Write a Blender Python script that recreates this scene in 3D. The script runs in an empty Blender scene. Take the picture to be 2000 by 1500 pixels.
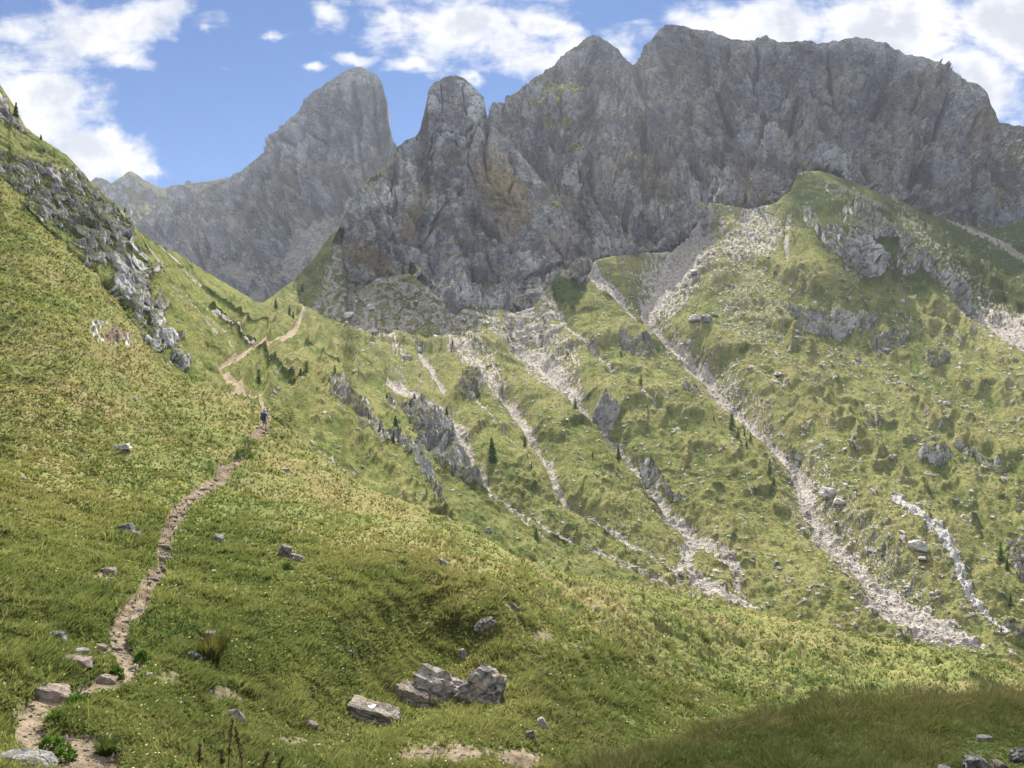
# Alpine valley: near meadow with a footpath, a gullied valley slope, limestone towers and a massif.
# Units are metres.  Camera stands at the origin, 1.6 m above a grassy bank, looking level along +Y.
import bpy, math, random
import numpy as np
from mathutils import Vector, Matrix

R = math.radians
rng = np.random.default_rng(7)
random.seed(7)
sc = bpy.context.scene
COL = sc.collection
FOC, CX, CY = 1500.0, 1000.0, 750.0        # survey bearings: column / row of a 2000 x 1500 level view

# ------------------------------------------------------------------ noise
_perm = np.random.default_rng(3).permutation(256).astype(np.int64)
_perm = np.concatenate([_perm, _perm, _perm])
_g = np.random.default_rng(5).normal(size=(256, 3)); _g /= np.linalg.norm(_g, axis=1)[:, None]
_g = _g.astype(np.float32)
_rnd = np.random.default_rng(9).random((256, 4)).astype(np.float32)

def perlin(p):
    p = np.asarray(p, np.float32)
    i = np.floor(p).astype(np.int64); f = p - i
    i &= 255
    u = f * f * f * (f * (f * 6 - 15) + 10)
    out = 0
    for dx in (0, 1):
        wx = u[:, 0] if dx else 1 - u[:, 0]
        a = _perm[i[:, 0] + dx]
        for dy in (0, 1):
            wy = u[:, 1] if dy else 1 - u[:, 1]
            b = _perm[a + i[:, 1] + dy]
            for dz in (0, 1):
                wz = u[:, 2] if dz else 1 - u[:, 2]
                g = _g[_perm[b + i[:, 2] + dz]]
                out = out + wx * wy * wz * (g[:, 0] * (f[:, 0] - dx) + g[:, 1] * (f[:, 1] - dy) + g[:, 2] * (f[:, 2] - dz))
    return out * 1.5

def fbm(p, o=4, gain=.5, lac=2.03):
    p = np.asarray(p, np.float32)
    s = 0; a = 1; t = 0
    for k in range(o):
        s = s + a * perlin(p + 17.3 * k); t += a; a *= gain; p = p * lac
    return s / t

def ridged(p, o=4, gain=.5, lac=2.07):
    p = np.asarray(p, np.float32)
    s = 0; a = 1; t = 0; w = 1
    for k in range(o):
        n = 1 - np.abs(perlin(p + 31.7 * k)) * 1.6
        n = np.clip(n, 0, 1) ** 2
        s = s + a * n * w; t += a; w = np.clip(n * 1.5, .15, 1); a *= gain; p = p * lac
    return s / t                                # 0..1, crests near 1

def worley(p):
    """F1, F2 and a tilted-facet height (blocks of broken rock)."""
    p = np.asarray(p, np.float32)
    i = np.floor(p).astype(np.int64); f = (p - i).astype(np.float32)
    n = len(p)
    f1 = np.full(n, 9, np.float32); f2 = np.full(n, 9, np.float32); fac = np.zeros(n, np.float32)
    for dx in (-1, 0, 1):
        a = _perm[(i[:, 0] + dx) & 255]
        for dy in (-1, 0, 1):
            b = _perm[a + ((i[:, 1] + dy) & 255)]
            for dz in (-1, 0, 1):
                h = _perm[b + ((i[:, 2] + dz) & 255)]
                r = _rnd[h]
                d0 = dx + r[:, 0] - f[:, 0]; d1 = dy + r[:, 1] - f[:, 1]; d2 = dz + r[:, 2] - f[:, 2]
                d = np.sqrt(d0 * d0 + d1 * d1 + d2 * d2)
                g = _g[(h + 77) & 255]
                v = (r[:, 3] - .5) + 1.1 * (g[:, 0] * d0 + g[:, 1] * d1 + g[:, 2] * d2)
                near = d < f1
                f2 = np.where(near, f1, np.minimum(f2, d))
                fac = np.where(near, v, fac)
                f1 = np.where(near, d, f1)
    return f1, f2, fac

def sstep(a, b, x):
    t = np.clip((x - a) / (b - a), 0, 1)
    return t * t * (3 - 2 * t)

# ------------------------------------------------------------------ survey helpers
def tps(cps, lam=2e-4):
    """Thin-plate surface of log distance through surveyed bearings (column, row, distance)."""
    c = np.array(cps, float)
    xy = c[:, :2] / 500.0; v = np.log(c[:, 2])
    d = np.linalg.norm(xy[:, None] - xy[None], axis=2)
    K = np.where(d > 0, d * d * np.log(d + 1e-12), 0) + lam * np.eye(len(c))
    P = np.c_[np.ones(len(c)), xy]
    A = np.block([[K, P], [P.T, np.zeros((3, 3))]])
    w = np.linalg.solve(A, np.r_[v, 0, 0, 0])
    def f(px, py):
        q = np.c_[px.ravel(), py.ravel()] / 500.0
        out = np.empty(len(q))
        for s in range(0, len(q), 60000):
            e = q[s:s + 60000]
            r2 = ((e[:, None, :] - xy[None]) ** 2).sum(2)
            out[s:s + 60000] = (.5 * r2 * np.log(r2 + 1e-12)) @ w[:-3] + w[-3] + e @ w[-2:]
        return np.exp(out).reshape(px.shape)
    return f

def line(pts):
    a = np.array(pts, float)
    return lambda x: np.interp(x, a[:, 0], a[:, 1])

def segdist(px, py, pts, reach=45):
    """distance to a polyline divided by its local half-width, and plain distance; pts rows: col,row,width"""
    a = np.array(pts, float)
    best = np.full(px.shape, 99., np.float32); bd = np.full(px.shape, 1e4, np.float32)
    for k in range(len(a) - 1):
        x0, y0, w0 = a[k]; x1, y1, w1 = a[k + 1]
        m = max(w0, w1) * 3 + reach
        s = (px > min(x0, x1) - m) & (px < max(x0, x1) + m) & (py > min(y0, y1) - m) & (py < max(y0, y1) + m)
        if not s.any(): continue
        X = px[s]; Y = py[s]
        dx, dy = x1 - x0, y1 - y0
        t = np.clip(((X - x0) * dx + (Y - y0) * dy) / (dx * dx + dy * dy + 1e-9), 0, 1)
        d = np.hypot(X - x0 - t * dx, Y - y0 - t * dy)
        r = d / (.5 * (w0 + t * (w1 - w0)))
        best[s] = np.minimum(best[s], r); bd[s] = np.minimum(bd[s], d)
    return best, bd

def polydist(px, py, poly):
    """signed distance to a closed outline, positive inside"""
    a = np.array(poly, float)
    out = np.full(px.shape, -99., np.float32)
    m = 60
    s = (px > a[:, 0].min() - m) & (px < a[:, 0].max() + m) & (py > a[:, 1].min() - m) & (py < a[:, 1].max() + m)
    if not s.any(): return out
    X = px[s]; Y = py[s]
    ins = np.zeros(X.shape, bool); d = np.full(X.shape, 1e4)
    b = np.roll(a, -1, 0)
    for (x0, y0), (x1, y1) in zip(a, b):
        c = ((y0 > Y) != (y1 > Y)) & (X < (x1 - x0) * (Y - y0) / (y1 - y0 + 1e-9) + x0)
        ins ^= c
        dx, dy = x1 - x0, y1 - y0
        t = np.clip(((X - x0) * dx + (Y - y0) * dy) / (dx * dx + dy * dy + 1e-9), 0, 1)
        d = np.minimum(d, np.hypot(X - x0 - t * dx, Y - y0 - t * dy))
    out[s] = np.where(ins, d, -d)
    return out

class Land:
    """One sheet of ground: columns of bearings between an upper and a lower line, at surveyed distances."""
    def __init__(self, cols, top, bot, rows, dist, skirt=8, rough=0, skirt_slope=-1.0, power=1.0):
        self.cols = np.asarray(cols, float); n = len(cols)
        t = np.linspace(0, 1, rows) ** power
        T = top(self.cols); B = bot(self.cols)
        if rough:
            q = np.c_[self.cols / 9, np.zeros(n), np.full(n, 3.3)]
            T = T + rough * (fbm(q, 4) * 1.3 + (worley(q * .8)[2]) * .5)
        self.PX = np.repeat(self.cols[None], rows, 0)
        self.PY = T[None] + (B - T)[None] * t[:, None]
        self.rows = rows; self.n = n
        self.D = dist(self.PX, self.PY)
        self.skirt = skirt; self.skirt_slope = skirt_slope
    def place(self):
        x = (self.PX - CX) / FOC; z = (CY - self.PY) / FOC
        self.P = np.stack([x * self.D, self.D, z * self.D], -1).astype(np.float32)
        self.base = self.P.copy()
        self.norm()
    def norm(self):
        a = np.gradient(self.P, axis=1); b = np.gradient(self.P, axis=0)
        nn = np.cross(b, a)
        nn /= np.linalg.norm(nn, axis=2, keepdims=True) + 1e-9
        flip = nn[..., 2] * .3 - nn[..., 1] < 0
        nn[flip] *= -1
        self.Nr = nn
        return nn
    def push(self, h, direction=None):
        self.P = self.P + (self.Nr if direction is None else np.asarray(direction, np.float32)) * h.reshape(self.PX.shape)[..., None].astype(np.float32)
    def at(self, px, py):
        c = int(np.clip(np.searchsorted(self.cols, px), 0, self.n - 1))
        r = int(np.argmin(np.abs(self.PY[:, c] - py)))
        return Vector(self.P[r, c].tolist()), Vector(self.Nr[r, c].tolist()), (r, c)

def add_mesh(name, V, Fq, mat, attrs=None, smooth=True, parent=None, tri=False):
    """V (n,3); Fq (m,4) or (m,3); keeps used vertices only"""
    V = np.asarray(V, np.float32); Fq = np.asarray(Fq, np.int64)
    used, inv = np.unique(Fq, return_inverse=True)
    V = V[used]; k = Fq.shape[1]; Fi = inv.reshape(-1, k).astype(np.int32)
    me = bpy.data.meshes.new(name)
    me.vertices.add(len(V)); me.vertices.foreach_set('co', V.ravel())
    me.loops.add(Fi.size); me.loops.foreach_set('vertex_index', Fi.ravel())
    me.polygons.add(len(Fi))
    me.polygons.foreach_set('loop_start', np.arange(0, Fi.size, k, dtype=np.int32))
    me.polygons.foreach_set('use_smooth', np.full(len(Fi), bool(smooth)))
    me.update(calc_edges=True)
    for an, av in (attrs or {}).items():
        at_ = me.attributes.new(an, 'FLOAT', 'POINT')
        at_.data.foreach_set('value', np.asarray(av, np.float32).ravel()[used])
    if mat is not None: me.materials.append(mat)
    o = bpy.data.objects.new(name, me); COL.objects.link(o)
    if parent is not None: o.parent = parent
    return o

def tag(o, label=None, cat=None, group=None, kind=None):
    if label: o['label'] = label
    if cat: o['category'] = cat
    if group: o['group'] = group
    if kind: o['kind'] = kind
    return o

def empty(name, loc=(0, 0, 0), rz=0):
    o = bpy.data.objects.new(name, None); o.empty_display_size = .3
    o.location = loc; o.rotation_euler = (0, 0, rz); COL.objects.link(o)
    return o

def land_objects(L, region, names, attrs, mat):
    """cut one sheet into its regions: names = {id: (object name, label, category)}"""
    rows, n = L.rows, L.n
    V = L.P.reshape(-1, 3)
    idx = np.arange(rows * n).reshape(rows, n)
    a = idx[:-1, :-1].ravel(); b = idx[:-1, 1:].ravel(); c = idx[1:, 1:].ravel(); d = idx[1:, :-1].ravel()
    Fq = np.c_[a, d, c, b]
    rg = region.reshape(rows, n)
    fr = np.maximum(np.maximum(rg[:-1, :-1], rg[1:, 1:]), 0).ravel()
    at_ = {k: v.reshape(-1) for k, v in attrs.items()}
    # far side of the crest
    if L.skirt:
        sk = []; m = L.skirt; base = L.P[0]
        for k in range(1, m + 1):
            s = (k ** 1.6) * .012
            q = base + np.c_[np.zeros(n), L.D[0] * s, L.D[0] * s * L.skirt_slope * (.4 + .12 * k)]
            q += (fbm(q / (L.D[0].mean() * .05), 3) * L.D[0] * .004)[:, None] * np.array([1, 1, 1])
            sk.append(q)
        sk = np.array(sk)                        # m,n,3
        off = len(V)
        V = np.r_[V, sk.reshape(-1, 3)]
        gi = np.r_[idx[:1], off + np.arange(m * n).reshape(m, n)]
        a = gi[:-1, :-1].ravel(); b = gi[:-1, 1:].ravel(); c = gi[1:, 1:].ravel(); d = gi[1:, :-1].ravel()
        Fq = np.r_[Fq, np.c_[a, b, c, d]]
        fr = np.r_[fr, np.tile(np.maximum(rg[0, :-1], 0), m)]
        for k in at_:
            at_[k] = np.r_[at_[k], np.tile(attrs[k].reshape(rows, n)[0], m)]
    out = {}
    for i, (nm, lab, cat) in names.items():
        s = fr == i
        if s.sum() < 4: continue
        o = add_mesh(nm, V, Fq[s], mat, at_)
        tag(o, lab, cat, kind='structure'); out[i] = o
    return out
SUN_STR = 5.0; SKY_STR = .06; SKY_GAIN = .56; SKY_TINT = (.36, .73, 1.15); CLOUD_GAIN = 6.2; FILL_GAIN = 18.0; EXPO = 1.36
# ------------------------------------------------------------------ the sheets of ground
def frame_cols(step, lo=-460, hi=2460):
    return np.r_[np.linspace(lo, -8, 36), np.arange(0, 2000 + step, step), np.linspace(2010, hi, 36)]

# --- near meadow crest (bearing line where the near ground ends)
N_TOP = line([(-500, 210), (0, 350), (60, 410), (100, 455), (140, 492), (190, 535), (240, 595), (270, 650), (300, 690), (340, 722),
              (390, 748), (430, 760), (470, 775), (500, 793), (530, 806), (545, 820), (575, 848), (610, 873), (640, 888), (690, 930),
              (720, 957), (800, 985), (880, 1010), (940, 1045), (1000, 1080), (1100, 1116), (1250, 1142), (1340, 1166), (1400, 1181), (1480, 1196),
              (1600, 1222), (1700, 1241), (1850, 1268), (2000, 1296), (2500, 1376)])
N_CP = [(0, 360, 97), (100, 460, 91), (190, 540, 88), (250, 620, 84), (300, 690, 79), (390, 748, 82), (430, 760, 81), (470, 776, 78),
        (500, 793, 75), (530, 806, 73), (545, 822, 70), (600, 868, 62), (640, 892, 56), (690, 932, 54), (720, 958, 52), (800, 985, 51), (880, 1012, 44),
        (940, 1046, 41), (1000, 1081, 38), (1100, 1117, 44), (1250, 1140, 53), (1480, 1192, 60), (1700, 1242, 60), (2000, 1297, 58),
        (183, 1493, 8), (48, 1401, 9), (220, 1317, 11), (253, 1276, 12), (235, 1240, 13), (282, 1155, 16.5), (319, 1049, 22), (370, 976, 29),
        (437, 920, 40), (483, 870, 52), (514, 839, 61.5), (0, 1500, 7.2), (0, 1300, 10.3), (0, 1100, 15.2), (0, 1000, 20), (0, 900, 27.5),
        (0, 800, 36), (0, 700, 47), (0, 600, 59), (0, 500, 73), (200, 700, 57), (200, 850, 38.5), (200, 1000, 24), (100, 600, 64),
        (300, 750, 63), (400, 830, 53), (450, 795, 67), (150, 560, 78), (600, 900, 52), (560, 1000, 30), (560, 1080, 23), (700, 1100, 23.3),
        (860, 1100, 26.3), (860, 1045, 33), (1000, 1150, 24.5), (1000, 1100, 30), (1000, 1300, 19.8), (890, 1370, 18), (890, 1270, 21.3), (830, 1190, 22.6), (730, 1390, 16.2), (700, 1250, 18.3),
        (400, 1300, 13), (400, 1150, 18.2), (450, 1400, 12), (600, 1480, 11.5), (900, 1480, 13.2), (1050, 1430, 16), (1150, 1420, 18),
        (1200, 1300, 25), (1400, 1300, 33), (1400, 1230, 43), (1600, 1300, 38), (1600, 1250, 49), (1900, 1330, 40), (1300, 1400, 21.5),
        (1600, 1400, 24), (1200, 1200, 32), (1900, 1500, 22), (200, 1800, 5.2), (0, 1800, 5), (600, 1800, 7.5), (1000, 1800, 9),
        (-400, 1500, 6.4), (-450, 1000, 17), (-450, 600, 46), (-450, 300, 95), (2450, 1400, 40), (1500, 1800, 11), (2450, 1800, 12),
        (-400, 1800, 4.6), (750, 1020, 34), (650, 960, 42)]
PATH1 = [(183, 1540, 110), (183, 1493, 100), (150, 1455, 85), (80, 1435, 62), (52, 1410, 56), (60, 1385, 52), (85, 1364, 46), (121, 1346, 42), (165, 1331, 36),
         (220, 1317, 38), (249, 1298, 42), (255, 1276, 40), (237, 1250, 34), (229, 1228, 34), (240, 1205, 38), (264, 1182, 40), (282, 1155, 36),
         (297, 1126, 30), (312, 1104, 28), (319, 1075, 26), (319, 1049, 26), (334, 1020, 26), (348, 998, 24), (370, 974, 22), (402, 946, 24),
         (437, 921, 22), (465, 902, 15), (483, 885, 12), (476, 877, 8), (483, 864, 9), (500, 850, 13), (514, 839, 24), (518, 825, 16), (522, 808, 10)]
PATH2 = [(522, 800, 9), (518, 790, 9), (500, 772, 11), (472, 757, 14), (455, 743, 14), (440, 736, 14), (434, 726, 10), (430, 714, 6), (458, 697, 9), (490, 680, 8), (493, 676, 6),
         (514, 671, 7), (546, 656, 6), (577, 642, 7), (589, 635, 9), (585, 622, 6), (592, 610, 6)]
PATH3 = [(468, 761, 9), (451, 770, 10), (439, 784, 7)]
PATH4 = [(503, 675, 3), (535, 656, 4), (567, 642, 4)]
PATH5 = [(497, 674, 4), (470, 652, 4), (445, 632, 4), (425, 617, 4), (405, 602, 3)]

# --- valley slope
V_TOP = line([(-500, -120), (0, 165), (8, 178), (15, 190), (20, 210), (45, 245), (60, 255), (75, 268), (100, 283), (130, 303), (160, 335),
              (180, 358), (200, 375), (225, 398), (245, 412), (258, 432), (270, 450), (300, 472), (350, 496), (420, 541), (500, 589),
              (515, 592), (522, 585), (573, 547), (617, 500), (647, 456), (665, 441), (672, 452), (690, 530), (704, 556), (720, 556),
              (735, 544), (800, 534), (848, 572), (890, 618), (905, 602), (975, 602), (1000, 608), (1043, 598), (1062, 570), (1084, 541),
              (1100, 538), (1140, 546), (1150, 530), (1162, 508), (1180, 503), (1240, 494), (1310, 484), (1335, 460), (1370, 420),
              (1385, 392), (1400, 394), (1460, 408), (1510, 398), (1545, 372), (1560, 335), (1600, 333), (1660, 352), (1700, 370),
              (1738, 388), (1745, 376), (1755, 388), (1800, 415), (1840, 425), (1880, 440), (1950, 447), (2000, 428), (2500, 400)])
V_CP = [(0, 165, 138), (0, 345, 100), (60, 415, 93), (100, 455, 92), (190, 535, 89), (250, 620, 85), (300, 690, 80), (390, 748, 82.5), (440, 762, 81),
        (500, 793, 76), (530, 808, 74), (60, 270, 130), (130, 302, 132), (200, 375, 128), (245, 412, 124), (268, 447, 122), (150, 420, 108), (250, 520, 101),
        (320, 650, 91), (350, 700, 87), (300, 475, 137), (350, 497, 166), (420, 542, 205), (500, 590, 243), (560, 620, 266), (560, 600, 310),
        (560, 568, 360), (585, 632, 273), (330, 560, 122), (400, 650, 116), (440, 700, 110), (500, 680, 150), (440, 600, 163), (520, 640, 200),
        (550, 655, 215), (500, 720, 124), (520, 770, 92), (560, 760, 113), (600, 700, 165), (640, 740, 150), (560, 820, 89), (640, 860, 93),
        (700, 860, 105), (700, 920, 89), (800, 960, 95), (870, 1000, 104), (640, 640, 290), (700, 640, 305), (760, 640, 318), (820, 640, 325),
        (900, 650, 318), (700, 585, 342), (640, 560, 352), (620, 520, 375), (655, 450, 385), (667, 441, 390), (730, 550, 346), (800, 540, 346),
        (850, 580, 338), (890, 620, 326), (975, 608, 330), (1043, 602, 330), (1068, 560, 347), (1140, 548, 352), (750, 720, 215), (850, 760, 205), (700, 760, 165),
        (780, 830, 150), (850, 930, 135), (950, 930, 140), (900, 800, 185), (950, 760, 215), (900, 720, 240), (950, 1000, 125), (1000, 1060, 118),
        (1000, 700, 265), (1000, 640, 305), (1050, 600, 331), (1100, 560, 346), (1100, 700, 255), (1100, 800, 205), (1100, 900, 170), (1100, 1000, 142),
        (1100, 1090, 125), (1200, 700, 260), (1200, 600, 315), (1160, 530, 355), (1250, 505, 365), (1310, 490, 372), (1385, 415, 408), (1460, 418, 412),
        (1300, 600, 310), (1300, 700, 262), (1300, 800, 222), (1300, 900, 190), (1300, 1000, 165), (1320, 1120, 140), (1480, 1170, 135),
        (1480, 1000, 168), (1480, 900, 190), (1480, 800, 222), (1480, 700, 258), (1480, 600, 300), (1480, 500, 352), (1600, 1000, 165), (1600, 1150, 135),
        (1700, 1200, 130), (1900, 1250, 125), (2000, 1280, 122), (1700, 1000, 165), (1700, 900, 190), (1700, 800, 220), (1700, 700, 255), (1700, 600, 290),
        (1700, 540, 310), (1680, 455, 335), (1560, 400, 415), (1560, 340, 455), (1650, 360, 440), (1740, 388, 445), (1745, 480, 352), (1850, 490, 372),
        (1850, 430, 430), (1950, 445, 440), (2000, 430, 445), (2000, 500, 385), (1920, 620, 318), (2000, 600, 318), (1850, 700, 255), (2000, 700, 255),
        (1850, 800, 220), (2000, 800, 220), (1850, 1000, 165), (2000, 1000, 165), (2000, 1150, 138), (2450, 430, 450), (2450, 700, 260), (2450, 1000, 165),
        (2450, 1280, 125), (-450, -60, 150), (-450, 260, 112)]
# debris channels: name, half description, polyline (col, row, width), carve depth
STREAMS = [
    ('debris_channel', 'long pale debris channel running from the scree cone to the valley floor', 3.2,
     [(1390, 402, 14), (1372, 440, 34), (1335, 488, 52), (1295, 530, 52), (1268, 560, 36), (1268, 590, 20), (1295, 622, 18), (1350, 670, 26), (1390, 702, 26),
      (1410, 745, 24), (1450, 780, 26), (1480, 810, 16), (1520, 845, 18), (1555, 875, 30), (1572, 915, 36), (1580, 950, 40), (1592, 985, 36),
      (1624, 1014, 34), (1668, 1056, 30), (1692, 1098, 34), (1728, 1138, 42), (1765, 1178, 70), (1800, 1208, 74), (1860, 1232, 44), (1920, 1257, 10)]),
    ('debris_channel', 'pale debris channel ending in a forked gravel fan above the grassy bench', 3.0,
     [(1010, 650, 30), (1050, 672, 46), (1090, 706, 40), (1125, 740, 26), (1160, 780, 12), (1205, 820, 14), (1240, 860, 14), (1268, 895, 18), (1295, 940, 22),
      (1312, 985, 26), (1342, 1008, 28), (1354, 1035, 34), (1344, 1058, 30), (1341, 1086, 26), (1362, 1118, 32), (1394, 1142, 36), (1426, 1162, 32),
      (1458, 1175, 18), (1490, 1181, 5)]),
    ('rubble_gully', 'narrow rubble gully falling between two bright green spurs in mid slope', 2.6,
     [(985, 740, 8), (1006, 765, 16), (1027, 794, 20), (1043, 821, 18), (1065, 847, 16), (1081, 871, 20), (1089, 898, 16), (1094, 927, 12), (1110, 951, 9), (1131, 967, 8),
      (1158, 983, 8), (1182, 1000, 9), (1212, 1025, 11), (1240, 1050, 12), (1280, 1078, 14), (1320, 1114, 16), (1336, 1136, 10)]),
    ('rubble_gully', 'brown rubble gully dropping beside the cave cliff below the saddle', 2.6,
     [(762, 718, 10), (785, 730, 20), (817, 743, 18), (854, 766, 18), (884, 785, 20), (896, 812, 30), (909, 840, 26), (917, 871, 22), (933, 898, 24),
      (955, 925, 26), (978, 945, 16), (1003, 960, 12), (1043, 989, 12), (1078, 1016, 12), (1130, 1050, 8), (1190, 1080, 8), (1250, 1113, 8), (1310, 1140, 7)]),
    ('debris_channel', 'thin pale debris track right of the dark shaded grass tongue', .8,
     [(1072, 566, 8), (1105, 615, 8), (1130, 650, 6), (1165, 675, 5), (1200, 715, 5), (1240, 748, 4), (1290, 786, 3)]),
    ('debris_channel', 'pale gravel side track joining the long channel from the cliff foot', 1.2,
     [(1140, 513, 14), (1165, 524, 20), (1195, 543, 12), (1228, 576, 8), (1262, 602, 8), (1290, 622, 8)]),
    ('rubble_gully', 'short pale rubble gully in the boulder field under the rock buttress', 1.0,
     [(800, 640, 5), (822, 668, 12), (825, 690, 14), (845, 715, 12), (868, 738, 7)]),
    ('debris_channel', 'faint pale debris streak between boulder field and grey outcrop', .7,
     [(905, 655, 8), (925, 690, 12), (945, 708, 12), (972, 732, 8), (988, 760, 5)]),
    ('limestone_pavement', 'strip of bare white limestone on the lower right slope', -.5,
     [(1748, 980, 14), (1780, 1003, 24), (1824, 1036, 36), (1850, 1070, 34), (1862, 1100, 22), (1888, 1155, 22), (1908, 1180, 14), (1935, 1210, 12), (1965, 1235, 14)]),
    ('debris_channel', 'straight pale gravel chute beside the dark grass knoll under the massif', 1.0,
     [(1540, 408, 6), (1536, 440, 10), (1535, 470, 9), (1538, 492, 6)]),
]
# traced rock outcrops of the valley slope: label, relief in metres, outline
CROPS = [
    ('grey rock cliff on the flank of the rounded knoll at upper right', 5, [(1590, 450), (1625, 443), (1650, 462), (1700, 470), (1735, 490), (1750, 525), (1725, 550), (1690, 542), (1660, 522), (1620, 505)]),
    ('long shaded rock face falling away right of the rounded knoll', 5, [(1752, 478), (1800, 478), (1850, 518), (1890, 553), (1908, 607), (1870, 598), (1835, 562), (1800, 532), (1770, 542), (1752, 522)]),
    ('broken grey rock band across the top of the rounded knoll', 3.5, [(1636, 405), (1690, 402), (1750, 430), (1795, 465), (1750, 472), (1700, 458), (1655, 442)]),
    ('wide grey rock band with grassy top below the rounded knoll', 4, [(1505, 585), (1560, 588), (1600, 592), (1650, 600), (1722, 615), (1700, 637), (1660, 642), (1630, 657), (1600, 652), (1570, 642), (1540, 622)]),
    ('small rounded grey outcrop right of the wide rock band', 3.5, [(1698, 660), (1740, 636), (1782, 638), (1772, 670), (1740, 682), (1710, 677)]),
    ('low grey outcrop on the right under the rounded knoll', 3, [(1792, 680), (1850, 678), (1864, 698), (1832, 714), (1800, 704)]),
    ('slanting grey outcrop beside the long debris channel in the upper slope', 3, [(1210, 650), (1260, 652), (1282, 680), (1240, 687), (1212, 672)]),
    ('dark lone outcrop with shaded underside in the middle of the slope', 3, [(1326, 752), (1362, 748), (1372, 772), (1340, 778)]),
    ('squat square grey outcrop standing in grass below the boulder field', 4.5, [(887, 750), (908, 719), (937, 720), (955, 741), (939, 763), (921, 772)]),
    ('pale craggy rock rib above the bright grass strip', 3.5, [(636, 742), (662, 738), (690, 762), (712, 784), (736, 812), (768, 846), (772, 862), (748, 856), (716, 836), (686, 810), (656, 786), (640, 764)]),
    ('tall grey cliff with a dark cave in the gully', 7, [(750, 783), (800, 788), (832, 798), (865, 795), (882, 810), (896, 845), (908, 875), (923, 908), (948, 918), (956, 952), (937, 952), (915, 944),
                                         (883, 919), (846, 893), (836, 876), (811, 848), (780, 800)]),
    ('lower rock rib hanging over the bright grass strip', 5, [(766, 846), (790, 858), (820, 862), (840, 898), (854, 940), (862, 960), (868, 998), (858, 985), (842, 945), (819, 914), (795, 888)]),
    ('dark notched outcrop at the edge of the forked debris channel', 3, [(1162, 776), (1187, 766), (1212, 790), (1200, 806), (1177, 794)]),
    ('dark rocky gully wall above the forked gravel fan', 4, [(1246, 848), (1280, 872), (1312, 928), (1334, 952), (1328, 966), (1300, 932), (1268, 903)]),
    ('brown rock step on the right bank of the long debris channel', 3, [(1530, 842), (1556, 846), (1580, 862), (1566, 872), (1540, 862)]),
    ('dark rough outcrop at the lower right edge of the slope', 4, [(1960, 1042), (2030, 1050), (2040, 1165), (1990, 1140), (1970, 1090)]),
    ('grassy rock steps near the crest of the rounded knoll', 4, [(1600, 352), (1650, 366), (1705, 388), (1735, 410), (1700, 412), (1650, 396), (1612, 380)]),
    ('narrow rock rib on the left flank of the rounded knoll', 3, [(1562, 392), (1590, 398), (1604, 425), (1592, 445), (1572, 425)]),
    ('low dark rock ledge at the foot of the white limestone strip', 2.5, [(1962, 1222), (2030, 1215), (2040, 1245), (1985, 1245)]),
    ('stepped pale outcrop among boulders under the rock buttress', 3, [(810, 655), (825, 652), (828, 672), (812, 676)]),
    ('long dark rock band low on the right hand slope', 2.5, [(1865, 862), (1900, 875), (1960, 905), (1975, 915), (1940, 918), (1890, 892)]),
    ('dark grassy rock step above the limestone strip', 2.5, [(1790, 868), (1850, 872), (1870, 892), (1830, 905), (1795, 890)]),
    ('small dark outcrop in the boulder strewn slope at right', 2.5, [(1690, 818), (1715, 810), (1730, 822), (1708, 834)]),
]
RIB = [(-40, 140), (-5, 165), (15, 190), (22, 215), (45, 246), (75, 272), (130, 304), (182, 362), (200, 377), (245, 414), (268, 446), (296, 500), (308, 530), (300, 560), (330, 600), (318, 620),
       (348, 660), (372, 700), (392, 735), (384, 748), (345, 725), (300, 692), (272, 655), (245, 598), (192, 538), (140, 494), (100, 456), (60, 412), (0, 352), (-40, 320)]
# bare, cow-trodden terraces (col, row, radius x, radius y)
TERRACES = [(1450, 960, 50, 55), (1440, 1010, 40, 25), (1660, 895, 62, 42), (1500, 800, 40, 24), (1740, 940, 40, 26), (1225, 640, 60, 20), (1640, 770, 45, 30), (1730, 745, 60, 24),
            (1900, 690, 90, 24), (1600, 700, 55, 24), (1540, 650, 60, 40), (1310, 700, 60, 22), (870, 700, 40, 30), (1250, 850, 30, 20), (470, 670, 20, 10), (1130, 680, 55, 40),
            (1080, 700, 60, 45), (1960, 640, 60, 50), (1480, 560, 100, 50), (1400, 480, 70, 60), (1850, 850, 100, 60), (1760, 800, 70, 40), (1800, 1000, 120, 60), (1700, 690, 60, 20),
            (1900, 780, 70, 35)]

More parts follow.
